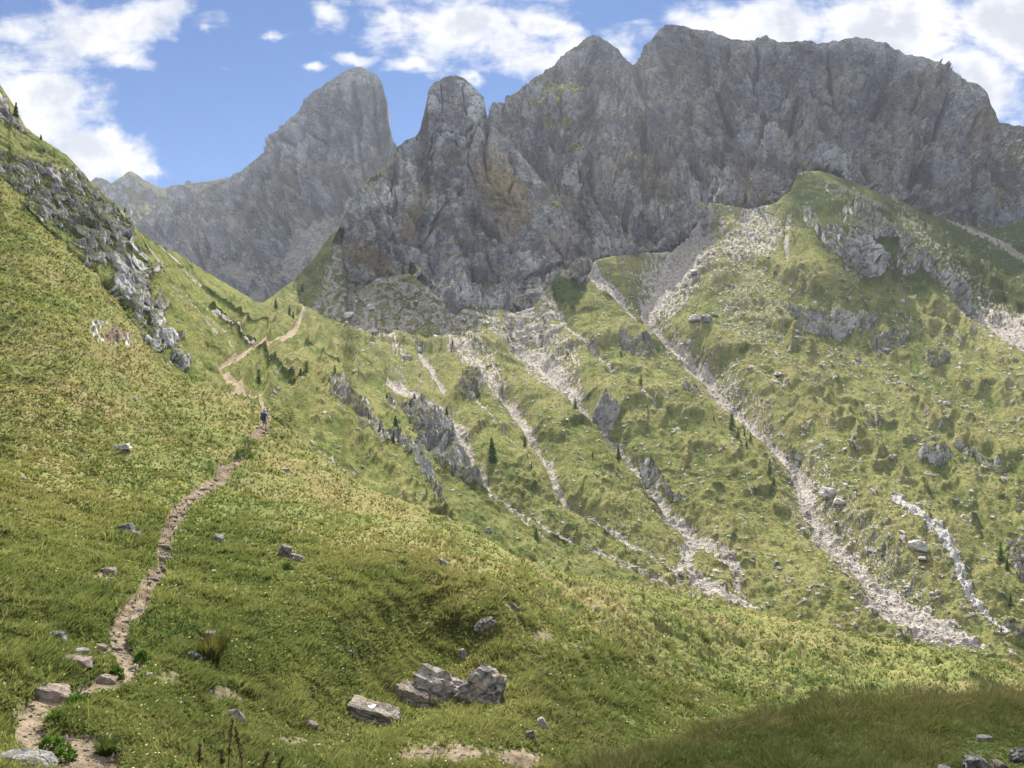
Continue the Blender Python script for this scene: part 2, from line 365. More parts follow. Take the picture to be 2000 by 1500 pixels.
def build_valley():
    L = Land(frame_cols(2), V_TOP, lambda x: N_TOP(x) + 200, 560, tps(V_CP), skirt=8, rough=1.6)
    nt = N_TOP(L.cols)[None]
    L.D *= 1 + np.clip(L.PY - nt, 0, 60) * .004 * sstep(640, 540, L.PX)
    L.place()
    PX, PY = L.PX, L.PY
    p = L.P.reshape(-1, 3); sh = PX.shape
    px, py = PX.ravel(), PY.ravel()
    m_px = (L.D / FOC).ravel()                     # metres per bearing step
    jn = fbm(np.c_[px / 9, py / 9, px * 0], 3)
    jb = fbm(np.c_[px / 40, py / 40, px * 0 + 4], 3)
    jm = fbm(np.c_[px / 20, py / 20, px * 0 + 77], 3)
    right = sstep(1150, 1400, px)
    # downslope axis turns from right-handed on the left to straight at the viewer on the right
    fx = .55 - .45 * sstep(700, 1500, px); fy = -np.sqrt(1 - fx * fx)
    al = p[:, 0] * fx + p[:, 1] * fy; ac = -p[:, 0] * fy + p[:, 1] * fx
    left_c = sstep(560, 420, px)                   # the hillside left of the saddle falls to the right
    al = al * (1 - left_c) + p[:, 0] * left_c; ac = ac * (1 - left_c) + p[:, 1] * left_c

    kx = np.arange(-500, 2501, 4.0); kt = V_TOP(kx); kw = np.exp(-(np.arange(-12, 13) / 6.0) ** 2); kt = np.convolve(np.pad(kt, 12, mode='edge'), kw / kw.sum(), 'valid')
    vs = np.maximum(np.interp(px, kx, kt), V_TOP(px)); dsc = np.clip(L.D.ravel() / 260, .25, 1.1)
    region = np.zeros(px.size, np.int32); names = {0: ('valley_slope', 'broad grassy mountainside cut by pale debris channels below the cliffs', 'hillside')}
    rock = np.zeros(px.size, np.float32); scree = np.zeros_like(rock); dirt = np.zeros_like(rock); shrub_and_shade = np.zeros_like(rock)
    h = np.zeros(px.size)
    # natural relief
    h += 3.0 * fbm(np.c_[al / 90, ac / 45, p[:, 2] / 60], 3) * dsc * sstep(-10, 70, py - vs)
    gl = ridged(np.c_[ac / 26 + .4 * jb, al / 150, p[:, 2] * 0], 3)
    h += (gl - .4) * 6.5 * (1 - .6 * left_c) * sstep(-10, 70, py - vs) * dsc
    h += fbm(np.c_[ac / 7, al / 26, p[:, 2] / 20], 3) * .9 * dsc
    ter = ridged(np.c_[ac / 4.2 + .5 * jn, al / 1.15, p[:, 2] / 3], 3)
    tz = np.clip(.35 + 1.2 * fbm(np.c_[ac / 25, al / 25, p[:, 2] * 0 + 3], 3), 0.08, 1)
    h += (ter - .5) * .85 * tz
    h += fbm(p / 1.3, 3) * .40 + fbm(p / 4.5, 3) * .22
    cl = fbm(np.c_[ac / 5, al / 3.4, p[:, 2] / 5 + 8], 3)
    h += sstep(.22, .5, cl) * .5                  # clumps of dwarf shrubs
    shrub_and_shade = np.maximum(shrub_and_shade, sstep(.24, .46, cl) * .7)
    # debris channels
    for k, (nm, lab, dep, pl) in enumerate(STREAMS):
        r, d = segdist(px + jn * 6, py + jn * 6, pl, 150)
        cf = .12 + .88 * sstep(10, 220, N_TOP(px) - py)
        h -= cf * dep * 1.35 * dsc * np.exp(-d * m_px / 7.5) * np.clip(1 - d / 150, 0, 1) * (nm != 'limestone_pavement')
        edge = .78 + .7 * jb + .8 * jm
        m = sstep(edge + .55, edge - .30, r + jn * .45) * (1 - .8 * sstep(.12, .4, jm - .5 * jn) * sstep(.25, .8, r))
        h -= cf * 1.5 * dep * dsc * np.exp(-(r / 2.2) ** 2) * (.75 + .5 * gl)
        h += m * fbm(p / 1.1, 3) * .5
        if nm == 'limestone_pavement':
            m = m * sstep(.1, .45, .5 + .9 * fbm(np.c_[px / 7, py / 16, px * 0], 3)); rock = np.maximum(rock, m * .0); h += m * worley(p / 2.5)[2] * .8
        halo = sstep(5.0, .8, r + .9 * jb) * .50 * sstep(-.15, .35, jn + .6 * jm)
        scree = np.maximum(scree, np.maximum(m, halo))
        region[m > .5] = 1 + k; names[1 + k] = (nm, lab, nm.replace('_', ' '))
    extra = [([(1344, 1010, 14), (1376, 1042, 20), (1408, 1070, 22), (1440, 1098, 20), (1440, 1135, 12)], .55), ([(1700, 1170, 30), (1740, 1195, 34), (1790, 1215, 20)], .8),
             ([(1850, 428, 6), (1900, 450, 8), (1950, 470, 9), (2010, 498, 9)], .8), ([(1745, 385, 12), (1765, 410, 24), (1790, 450, 40), (1850, 520, 40), (1920, 590, 50), (2020, 640, 50)], .3),
             ([(1920, 605, 30), (1960, 640, 60), (2020, 670, 70)], .6), ([(1475, 415, 60), (1480, 450, 90), (1440, 480, 60)], .35), ([(1555, 610, 3), (1562, 660, 3)], .8),
             ([(290, 485, 3), (330, 540, 4), (372, 590, 4), (440, 655, 4)], .7), ([(335, 560, 3), (380, 610, 4), (430, 660, 4), (465, 690, 3)], .6), ([(310, 480, 3), (350, 515, 4), (400, 560, 3)], .6),
             ([(650, 760, 4), (700, 735, 6), (745, 770, 8), (770, 800, 5)], .6), ([(585, 632, 4), (592, 612, 6), (604, 590, 4)], .8),
             ([(930, 760, 4), (955, 790, 4), (990, 835, 3), (1035, 880, 3)], .6), ([(960, 930, 6), (1010, 985, 5), (1060, 1030, 5), (1110, 1065, 4)], .5),
             ([(1145, 520, 20), (1180, 545, 30), (1215, 560, 18)], .7), ([(790, 690, 20), (760, 660, 30), (700, 640, 20)], .25), ([(1385, 400, 20), (1350, 470, 90), (1300, 540, 110), (1275, 600, 50)], .32), ([(1400, 430, 40), (1440, 520, 120), (1480, 620, 120)], .10), ([(1030, 640, 80), (1080, 690, 110), (1120, 740, 50)], .26), ([(880, 640, 60), (930, 690, 70), (980, 750, 40)], .25), ([(1400, 720, 60), (1480, 800, 60)], .2), ([(1580, 900, 90), (1600, 980, 110), (1680, 1060, 110), (1740, 1140, 130)], .18), ([(1600, 1010, 30), (1640, 1080, 40)], .3),
             ([(870, 640, 10), (905, 690, 14), (960, 745, 14)], .6)]
    for pl, a in extra:
        r, d = segdist(px + jn * 8, py + jn * 8, pl)
        sp = sstep(.62 - a * .6, .78 - a * .6, .5 + .8 * fbm(np.c_[px / 5, py / 5, px * 0 + 9], 3) )
        scree = np.maximum(scree, sstep(1.3, .7, r + .5 * jn) * np.maximum(sp, a * .45))
        h -= .5 * np.exp(-(r / 1.5) ** 2)
    # scree cone under the buttress and boulder field
    for poly, a in (([(668, 445), (640, 500), (622, 560), (600, 590), (640, 612), (700, 640), (760, 650), (850, 640), (905, 640), (1000, 650), (1080, 640), (1110, 610), (1080, 560), (1040, 590), (990, 600), (900, 595), (850, 560), (740, 530), (690, 520)], .56),
                    ([(1150, 505), (1260, 500), (1320, 480), (1400, 390), (1500, 395), (1530, 430), (1500, 470), (1420, 500), (1370, 540), (1300, 560), (1255, 540)], .22),
                    ([(1730, 370), (1900, 430), (2040, 410), (2040, 660), (1930, 600), (1850, 500), (1780, 470)], .08)):
        d = polydist(px, py, poly) + jb * 22
        sp = sstep(.70 - a * .55, .86 - a * .55, .5 + .7 * fbm(np.c_[px / 12, py / 8, px * 0 + 2], 4))
        mm = sstep(-6, 12, d) * sp
        scree = np.maximum(scree, mm)
        f1, f2, fc = worley(p / 3.2)
        h += mm * fc * 1.1
    # trodden terraces
    for (cx, cy, rx, ry) in TERRACES:
        e = np.exp(-(((px - cx) / rx) ** 2 + ((py - cy) / ry) ** 2) * .9)
        lines = sstep(.60, .82, ter + .25 * jn) * e
        lines = lines * sstep(-.15, .2, fbm(np.c_[px / 16, py / 12, px * 0 + 30], 3))
        scree = np.maximum(scree, np.clip(lines * 1.25, 0, .85))
        h -= lines * .25
    for (cx, cy, rx, ry, ang, a) in ((1155, 855, 100, 40, 35, .6), (1430, 945, 70, 46, 30, .6), (1260, 905, 40, 60, -30, .5), (1495, 890, 60, 26, 35, .55), (1655, 905, 60, 36, 20, .5), (1830, 885, 70, 26, 15, .55), (720, 700, 90, 26, 35, .5), (890, 960, 40, 50, -30, .6),
                                  (1060, 960, 70, 24, 38, .5), (1330, 1000, 40, 60, -30, .35), (980, 880, 30, 60, -30, .5), (1600, 570, 60, 20, 10, .4), (1930, 1080, 60, 60, 0, .5), (1700, 440, 60, 40, 0, .5), (1180, 560, 50, 20, 20, .4), (960, 780, 40, 24, 0, .5), (1350, 800, 60, 24, 35, .35), (800, 800, 40, 20, 30, .5)):
        c_, s_ = math.cos(R(ang)), math.sin(R(ang)); X_ = px - cx; Y_ = py - cy
        e = sstep(1.5, .5, np.sqrt(((X_ * c_ + Y_ * s_) / rx) ** 2 + ((-X_ * s_ + Y_ * c_) / ry) ** 2) + jm * .9) * a
        shrub_and_shade = np.maximum(shrub_and_shade, e * sstep(.25, .6, ter + .3 * jn)); h += e * .5 * fbm(p / 2.0 + 5, 3)  # shrubby patches that also paint in the shade of faces turned away
    shrub_and_shade = np.maximum(shrub_and_shade, .42 * sstep(.40, .18, gl) * sstep(-.2, .2, jm) * (1 - left_c))
    # stony specks everywhere on the right, fewer on the left
    sp = fbm(p / np.array([1.9, 1.9, 1.4]), 3)
    patch = fbm(np.c_[px / 70, py / 45, px * 0 + 20], 3)
    amt = .34 - .17 * right * sstep(-.2, .35, patch) - .05 * sstep(900, 650, py)
    amt = amt + .2 * left_c
    speck = sstep(amt, amt + .08, sp)
    scree = np.maximum(scree, speck * .85); h += speck * .35
    # outcrops
    f1, f2, fc = worley(p / np.array([3.2, 3.2, 5.0])); g1, g2, gc = worley(p / 1.25)
    crack = sstep(.12, 0, f2 - f1)
    rh = fc * 1.6 + gc * .55 - crack * .8 + fbm(p / 6, 3) * 1.2
    for k, (lab, rel, poly) in enumerate(CROPS):
        d = polydist(px + jn * 7, py + jn * 7, poly) * m_px + jb * 1.2
        m = sstep(-.4, .5, d)
        rise = sstep(-1.5, 2.5, d)
        h += rise * rel * .45 + m * rh * (.5 + rel * .1)
        gr = sstep(.1, .4, fbm(np.c_[px / 10, py / 6, px * 0 + 40], 3))
        rr = m * (1 - (.3 if k in (9, 10, 11) else .75) * gr)
        rock = np.maximum(rock, rr); scree *= 1 - m
        i = 30 + k
        region[(m > .5)] = i; names[i] = ('rock_outcrop', lab, 'rock outcrop')
    # shadowy gaps: the cave
    e = np.exp(-(((px - 846) / 9) ** 2 + ((py - 872) / 7) ** 2)); h -= 7 * e
    # rock rib on the left hillside
    d = polydist(px + jn * 9, py + jn * 9, RIB) * m_px
    gr = fbm(np.c_[(px + py * .9) / 55, (py - px * .9) / 13, px * 0 + 60], 4)
    m = sstep(-.5, 1.5, d + jb * 3)
    low = sstep(480, 640, py)
    keep = sstep(.20 + .10 * low, -.06 + .10 * low, gr - .10 * sstep(330, 240, py) * 0)
    top_g = polydist(px, py, [(-40, 225), (30, 235), (120, 305), (150, 340), (110, 335), (60, 320), (0, 305), (-40, 300)])
    keep = keep * (1 - .85 * sstep(-4, 8, top_g + jn * 8))
    keep = np.maximum(keep, sstep(-4, 4, polydist(px, py, [(-60, 60), (0, 140), (16, 188), (24, 216), (46, 246), (70, 268), (40, 262), (0, 240), (-60, 230)]) + jn * 6))
    rr = m * keep
    h += m * (rh * .34 + 1.0 + .9 * (ridged(np.c_[(p[:, 0] + p[:, 2]) / 2.2, p[:, 1] / 9, (p[:, 2] - p[:, 0]) / 11], 3) - .4)) * (.35 + .65 * keep)
    rock = np.maximum(rock, rr); region[(m > .5)] = 60
    names[60] = ('rock_rib', 'rocky grass streaked rib climbing to the skyline at left', 'rock rib')
    shrub_and_shade = np.maximum(shrub_and_shade * (1 - m), m * sstep(.05, .25, gr) * .8)
    # dark dwarf pine bands on the left hillside, grass strip
    for pl in ([(410, 600, 4), (440, 628, 9), (470, 652, 12), (495, 670, 10)], [(395, 560, 3), (430, 585, 6), (470, 610, 6), (520, 645, 4)], [(505, 680, 10), (540, 715, 14), (570, 740, 10)], [(600, 660, 8), (630, 690, 12), (660, 710, 8)]):
        r, d = segdist(px + jn * 6, py + jn * 6, pl); e = sstep(1.1, .6, r)
        h += e * (.6 + 1.0 * np.clip(fbm(p / 2.2, 3) + .3, 0, 1)); shrub_and_shade = np.maximum(shrub_and_shade, e)
    # grass tongue beside the buttress stays grass, the cast shadow painted in dark
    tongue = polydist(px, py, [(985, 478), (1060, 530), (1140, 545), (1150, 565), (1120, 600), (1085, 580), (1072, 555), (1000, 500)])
    t = sstep(-4, 6, tongue + jn * 5); scree *= 1 - .8 * t; rock *= 1 - .8 * t; shrub_and_shade = np.maximum(shrub_and_shade, t)
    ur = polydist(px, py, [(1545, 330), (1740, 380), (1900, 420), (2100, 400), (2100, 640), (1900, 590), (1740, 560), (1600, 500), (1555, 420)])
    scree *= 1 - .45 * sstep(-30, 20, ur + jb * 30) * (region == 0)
    shrub_and_shade = np.maximum(shrub_and_shade, .85 * sstep(-30, 20, ur + jb * 30) * (1 - scree))  # knoll painted darker where the massif's shadow falls
    # footpath
    pm = np.zeros_like(rock)
    for pl in (PATH2, PATH3, PATH4):
        r, d = segdist(px + jn * 2, py + jn * 2, pl); pm = np.maximum(pm, sstep(1.25, .8, r + jn * .3))
    h -= pm * .25; dirt = np.maximum(dirt, pm); scree *= 1 - pm; rock *= 1 - pm; shrub_and_shade *= 1 - pm
    region[pm > .5] = 90; names[90] = ('path', 'sandy footpath climbing the hillside to the saddle', 'footpath')
    r, d = segdist(px, py, PATH5); scree = np.maximum(scree, sstep(1.1, .6, r + jn))
    fade = sstep(-6, 16, py - vs) * .85 + .15
    up = np.array([0, 0, 1], np.float32)
    L.push((h * fade).reshape(sh) * .55); L.push((h * fade).reshape(sh) * .45, up)
    L.norm()
    A = dict(rock=rock, scree=scree, dirt=dirt, shrub_and_shade=shrub_and_shade, ochre=np.zeros_like(rock), dry=.42 - .12 * left_c + .04 * right + .35 * jb + .25 * (gl - .4) - .25 * shrub_and_shade + .06,
             white=scree * .0 + (region == 9), tone=(region == 60) * .55 + ((region >= 39) & (region <= 41)) * .45)
    return L, region, names, A

def build_meadow():
    L = Land(frame_cols(2, -760), N_TOP, lambda x: x * 0 + 1840, 560, tps(N_CP), skirt=8, skirt_slope=-1.5, power=1.25)
    L.place()
    px, py = L.PX.ravel(), L.PY.ravel(); p = L.P.reshape(-1, 3)
    jn = fbm(np.c_[px / 11, py / 11, px * 0], 3); jb = fbm(np.c_[px / 50, py / 40, px * 0 + 4], 3)
    z = np.zeros(px.size, np.float32)
    far = sstep(15, 55, p[:, 1])
    h = fbm(p / 7, 3) * (.30 + .6 * far) + fbm(p / 2.2, 3) * (.16 + .22 * far) + fbm(p / .8, 3) * (.07 + .12 * far)
    h += (ridged(np.c_[(p[:, 0] + p[:, 2]) / 2.6, p[:, 1] / 3.4, p[:, 2] / 1.2 + 5], 3) - .5) * (.14 + .30 * far)
    h += (ridged(np.c_[p[:, 0] / 1.0, p[:, 1] / 1.6, p[:, 2] / .7], 3) - .5) * .75 * sstep(18, 40, p[:, 1]) * sstep(700, 1150, px)
    pm = z.copy(); wide = z.copy()
    for pl in (PATH1, [(190, 1560, 120), (180, 1470, 90), (150, 1450, 40)], [(522, 812, 8), (520, 800, 8), (516, 785, 10)]):
        r, d = segdist(px + jn * 5, py + jn * 5, pl)
        pm = np.maximum(pm, sstep(1.22, .86, r + jb * .5 + jn * .6)); wide = np.maximum(wide, sstep(2.7, 1.0, r + jb * 1.1 + jn * .9))
    worn = z.copy()
    for (cx, cy, rx, ry, a) in ((440, 1360, 60, 22, .7), (330, 1320, 40, 20, .6), (205, 1125, 28, 18, .9), (290, 1185, 30, 14, .5), (860, 1475, 110, 26, 1), (1010, 1478, 60, 22, .9), (200, 1470, 45, 40, .5),
                                (1060, 1240, 30, 20, .7), (1130, 1265, 34, 16, .6), (1170, 1195, 20, 30, .4), (575, 1440, 46, 14, .6), (225, 655, 34, 20, 1), (560, 820, 22, 12, .7), (400, 1240, 20, 10, .7),
                                (205, 1255, 20, 16, .6), (930, 1375, 70, 8, .7), (160, 1285, 40, 14, .4), (270, 775, 24, 10, .5), (985, 1190, 26, 26, .5), (1000, 1470, 120, 18, .5)):
        e = np.exp(-(((px - cx) / rx) ** 2 + ((py - cy) / ry) ** 2))
        worn = np.maximum(worn, a * sstep(.35, .75, e + jn * .5))
    h -= pm * .10 + wide * .05 + worn * .03
    st = ridged(np.c_[p[:, 0] / .9, p[:, 1] / .45, p[:, 2] * 0], 2)
    h += pm * (sstep(.45, .75, st) * .10 * sstep(13, 18, p[:, 1]) * sstep(60, 30, p[:, 1]) + fbm(p / .25, 3) * .03)
    worn = np.maximum(worn, (wide - pm).clip(0) * .75 * sstep(-.1, .3, jb))
    rp = z.copy()
    for poly in ([(165, 640), (215, 632), (250, 650), (268, 680), (235, 678), (190, 662)], [(828, 985), (850, 1000), (905, 1010), (870, 1012)], [(610, 872), (650, 895), (690, 935), (640, 905)]):
        d = polydist(px + jn * 8, py + jn * 8, poly); rp = np.maximum(rp, sstep(-3, 3, d + jb * 6) * sstep(-.1, .15, jn))
    h += rp * (worley(p / 1.4)[2] * .5 + .2)
    hol = np.exp(-(((px - 190) / 40) ** 2 + ((py - 690) / 14) ** 2)); h -= hol * 1.2
    h *= .3 + .7 * np.maximum(sstep(0, 60, py - N_TOP(px)), sstep(1000, 700, px))
    L.push(h.reshape(L.PX.shape), [0, 0, 1]); L.norm()
    region = np.where(pm > .5, 1, 0).astype(np.int32)
    dryf = tps([(a, b, math.exp(c)) for a, b, c in ((0, 450, .55), (100, 600, .6), (250, 800, .8), (100, 850, .85), (400, 850, .55), (50, 1000, .5), (200, 1050, .35), (600, 950, .7), (800, 1050, .65), (600, 1100, .45),
                 (150, 1350, .1), (400, 1200, .15), (500, 1350, .3), (800, 1200, .25), (900, 1420, .4), (1100, 1150, .6), (1300, 1200, .55), (1600, 1280, .6), (2000, 1320, .55), (1200, 1400, .4), (200, 1800, .2), (1500, 1800, .4), (530, 830, .9))], 1e-2)
    dry = np.log(dryf(L.PX, L.PY)).ravel() + .9 * fbm(p / 6, 3) + .30 * fbm(p / 1.8 + 7, 3) + .2 * jn - .08
    names = {0: ('meadow', 'steep near meadow of tussock grass sloping down to the right', 'meadow'), 1: ('path', 'narrow stony footpath winding up through the near meadow', 'footpath')}
    A = dict(rock=rp, shrub_and_shade=.45 * sstep(30, 12, p[:, 1]), scree=z + worn * .25 * sstep(.0, .3, jn), dirt=np.maximum(pm, worn * .8), ochre=z, dry=dry, white=z)
    return L, region, names, A

A_TOP = line([(900, 2040), (1000, 1800), (1060, 1620), (1110, 1530), (1140, 1520), (1180, 1500), (1250, 1470), (1330, 1440), (1400, 1418), (1500, 1396), (1600, 1380), (1700, 1370), (1850, 1363), (2000, 1358), (2500, 1350), (3300, 1340)])
def build_bank():
    cols = np.r_[np.arange(960, 2004, 6), np.linspace(2020, 3300, 70)]
    f = tps([(3300, 1345, 8.5), (3300, 1600, 4.6), (3300, 1900, 2.7), (1000, 1800, 3.9), (1060, 1620, 4.3), (1140, 1500, 4.9), (1250, 1447, 5.4), (1400, 1397, 6.0), (1600, 1362, 6.4), (2000, 1342, 6.8), (2500, 1335, 7), (1400, 1500, 4.5), (1700, 1450, 5.0),
             (2000, 1450, 5.1), (1700, 1500, 4.3), (2000, 1500, 4.4), (1700, 1800, 2.7), (1200, 1800, 2.9), (2500, 1500, 4.5), (2400, 1900, 2.4), (1000, 2000, 2.6)], 1e-3)
    L = Land(cols, A_TOP, lambda x: x * 0 + 2050, 130, f, skirt=10, skirt_slope=-2.2)
    L.place(); p = L.P.reshape(-1, 3)
    L.push((fbm(p / 1.3, 3) * .07 + fbm(p / .3, 2) * .02).reshape(L.PX.shape), [0, 0, 1]); L.norm()
    z = np.zeros(len(p), np.float32)
    dry = .0 + .5 * fbm(p / 1.1, 3) + .3 * sstep(60, 0, L.PY.ravel() - A_TOP(L.PX.ravel()))
    return L, z.astype(np.int32), {0: ('grassy_bank', 'dark grassy bank in the near right corner', 'bank')}, dict(rock=z, scree=z, dirt=z + .1, shrub_and_shade=z + .9, ochre=z, dry=dry, white=z)

# ------------------------------------------------------------------ mountains
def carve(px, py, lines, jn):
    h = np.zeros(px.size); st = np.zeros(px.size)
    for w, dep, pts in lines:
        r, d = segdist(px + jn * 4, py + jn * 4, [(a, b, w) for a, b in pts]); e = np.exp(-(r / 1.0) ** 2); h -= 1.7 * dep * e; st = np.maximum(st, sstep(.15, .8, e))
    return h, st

def spots(px, py, lst, jn, soft=.35):
    out = np.zeros(px.size, np.float32)
    for (cx, cy, rx, ry, ang, a) in lst:
        c, s = math.cos(R(ang)), math.sin(R(ang)); X = px - cx; Y = py - cy
        e = ((X * c + Y * s) / rx) ** 2 + ((-X * s + Y * c) / ry) ** 2
        out = np.maximum(out, a * sstep(1 + soft, 1 - soft, np.sqrt(e) + jn * .7))
    return out

def mountain(cols, top, bot, rows, cps, sc_, lines=(), ochre=(), grass=(), scree=(), rough=2.2, dive=None, amp=1.0, lam=2e-4, strat=0.0, lw=1.0, pale=(), dark=()):
    L = Land(cols, top, bot, rows, tps(cps, lam), skirt=10, rough=rough)
    if dive is not None:
        L.D *= 1 + np.clip(L.PY - dive(L.PX), 0, 80) * .003
    L.place()
    px, py = L.PX.ravel(), L.PY.ravel(); p = L.P.reshape(-1, 3) / sc_
    jn = fbm(np.c_[px / 10, py / 10, px * 0], 3); jb = fbm(np.c_[px / 45, py / 45, px * 0 + 5], 3)
    q = p.copy(); q[:, 2] *= .5                     # features stretched upwards
    wq = np.stack([fbm(q / 60 + 3, 2), fbm(q / 60 + 8, 2), fbm(q / 60 + 13, 2)], 1) * 14
    v = q + wq; dg = v[:, 0] * .8 + p[:, 2] * .35
    h = 24 * (ridged(np.c_[v[:, 0] / 80, v[:, 1] / 80, v[:, 2] / 85], 4) - .45)
    h += 8 * (ridged(np.c_[v[:, 0] / 24, v[:, 1] / 24, v[:, 2] / 34 + .25 * v[:, 0] / 24 + 3], 4) - .45)
    h += 4.5 * (ridged(np.c_[dg / 13, v[:, 1] / 30, (p[:, 2] * .8 - v[:, 0] * .35) / 60], 3) - .45)
    f1, f2, fc = worley(v / np.array([17, 17, 24])); h += 3.4 * fc - 2.2 * sstep(.07, 0, f2 - f1)
    f1, f2, fc = worley(v / np.array([6, 6, 9]) + 9); h += 2.5 * fc - 1.4 * sstep(.10, 0, f2 - f1)
    h += 1.8 * (ridged(np.c_[q[:, 0] / 5, q[:, 1] / 5, q[:, 2] / 12], 3) - .4)
    f1, f2, fc = worley(q / 2.6 + 5); h += 1.2 * fc
    h += .9 * fbm(p / 1.8, 3)
    if strat:
        b = p[:, 2] / 9 + .22 * p[:, 0] / 9 + 1.2 * fbm(p / 40, 2)
        h += strat * (sstep(.2, .8, b % 1) - .5)
    h = h * sc_ * amp * 1.25
    ch, crack_shade = carve(px, py, [(w_ * lw, d_, p_) for w_, d_, p_ in lines], jn); h += ch  # crack mask, used to paint shade into the carved lines
    gm = spots(px, py, grass, jn); sm = spots(px, py, scree, jn, .5)
    soft = np.clip(1 - .75 * np.maximum(gm, sm), 0, 1)
    edge = sstep(0, 30, py - top(px)) * .86 + .14
    L.push((h * soft * edge).reshape(L.PX.shape) * .8); L.push((h * soft * edge).reshape(L.PX.shape) * .2, [0, 0, 1]); L.norm()
    oc = spots(px, py, ochre, jn, .6)
    rock = 1 - np.maximum(gm * sstep(-.35, .1, jn), 0)
    return L, dict(rock=rock, scree=sm, dirt=np.zeros_like(rock), shrub_and_shade=np.zeros_like(rock), ochre=oc, dry=np.full_like(rock, .45), white=np.zeros_like(rock), crack_shade=crack_shade, tone=spots(px, py, pale, jn, .7) - spots(px, py, dark, jn, .7))

BASE = V_TOP
K_TOP = line([(628, 590), (632, 560), (640, 520), (647, 470), (660, 446), (667, 430), (676, 412), (691, 386), (705, 360), (720, 346), (735, 338), (757, 324), (768, 306), (775, 287),
              (793, 270), (812, 265), (821, 250), (826, 228), (832, 206), (837, 177), (846, 164), (867, 151), (889, 145), (907, 151), (922, 166), (936, 181), (945, 192), (949, 212),
              (953, 232), (958, 244), (985, 266), (1020, 302), (1060, 350), (1100, 405), (1130, 452), (1155, 510), (1165, 530)])
K_CP = [(640, 540, 352), (667, 430, 372), (700, 370, 405), (760, 320, 440), (800, 270, 470), (830, 200, 500), (890, 150, 522), (945, 200, 505), (955, 240, 492), (890, 250, 478),
        (850, 330, 462), (905, 370, 458), (980, 370, 428), (1060, 350, 475), (1100, 450, 418), (1150, 525, 362), (1120, 545, 352), (720, 470, 347), (740, 535, 349), (690, 565, 345), (800, 400, 382),
        (800, 500, 362), (848, 578, 341), (890, 470, 392), (950, 430, 440), (1000, 490, 395), (1000, 600, 334), (1068, 560, 349), (1043, 600, 334), (890, 612, 329), (900, 550, 352), (980, 540, 362), (1040, 500, 398), (1060, 420, 425)]
T_TOP = line([(228, 470), (250, 448), (266, 436), (287, 418), (312, 416), (340, 413), (350, 394), (395, 371), (441, 347), (480, 324), (518, 296), (528, 275), (540, 258), (567, 226), (575, 221),
              (582, 214), (591, 201), (603, 186), (616, 175), (647, 156), (665, 146), (679, 135), (690, 128), (704, 126), (720, 135), (735, 145), (744, 155), (749, 173), (755, 199), (757, 228), (763, 254), (772, 285), (790, 330)])
T_CP = [(698, 126, 1050), (755, 220, 1000), (591, 201, 1090), (518, 296, 1110), (400, 371, 1150), (287, 418, 1150), (450, 540, 860), (530, 590, 760), (700, 430, 800), (650, 480, 770), (560, 420, 920),
        (620, 300, 1005), (700, 300, 945), (350, 490, 990), (260, 470, 1090), (660, 170, 1030), (780, 330, 930), (500, 470, 915), (760, 450, 850), (600, 560, 740)]
P_TOP = line([(940, 262), (955, 230), (964, 212), (984, 199), (1013, 177), (1050, 148), (1079, 128), (1095, 108), (1110, 99), (1130, 86), (1145, 75), (1155, 69), (1172, 69), (1187, 80), (1205, 93),
              (1212, 105), (1235, 123), (1246, 118), (1252, 110), (1257, 92), (1275, 76), (1288, 56), (1298, 49), (1310, 46), (1335, 49), (1350, 55), (1370, 57), (1390, 60), (1415, 70), (1430, 79), (1470, 80),
              (1487, 75), (1505, 77), (1530, 85), (1560, 85), (1580, 80), (1600, 85), (1640, 82), (1660, 74), (1675, 71), (1700, 74), (1740, 85), (1770, 100), (1800, 107), (1825, 117), (1850, 132), (1875, 142),
              (1890, 157), (1915, 165), (1930, 185), (1938, 204), (1946, 222), (1954, 238), (1980, 245), (2000, 251), (2100, 290), (2400, 400)])
P_CP = [(955, 228, 655), (1080, 130, 760), (1160, 70, 820), (1235, 122, 860), (1310, 50, 740), (1480, 80, 620), (1670, 75, 590), (1850, 130, 610), (1950, 235, 570), (2000, 252, 575), (1235, 200, 720),
        (1100, 200, 625), (1050, 180, 665), (1000, 260, 560), (1060, 330, 515), (1100, 400, 472), (1150, 480, 405), (1180, 505, 372), (1250, 497, 372), (1310, 487, 378), (1385, 395, 425), (1460, 410, 425),
        (1510, 400, 430), (1555, 345, 462), (1480, 300, 500), (1580, 328, 475), (1400, 250, 560), (1600, 200, 560), (1700, 300, 512), (1800, 250, 545), (1740, 385, 452), (1800, 412, 450), (1880, 442, 448),
        (1950, 447, 452), (1900, 330, 500), (2000, 350, 505), (1300, 350, 540), (1200, 350, 500), (1300, 200, 640), (2000, 430, 460), (2400, 420, 500), (1650, 350, 470), (1450, 150, 600), (1250, 420, 440), (1400, 340, 520)]
R_TOP = line([(150, 372), (165, 362), (178, 355), (188, 348), (199, 347), (210, 352), (217, 357), (231, 348), (245, 338), (254, 334), (262, 335), (271, 341), (283, 350), (297, 357), (317, 366), (339, 359), (353, 361),
              (362, 355), (369, 350), (376, 357), (388, 356), (413, 352), (441, 346), (470, 345), (520, 360)])

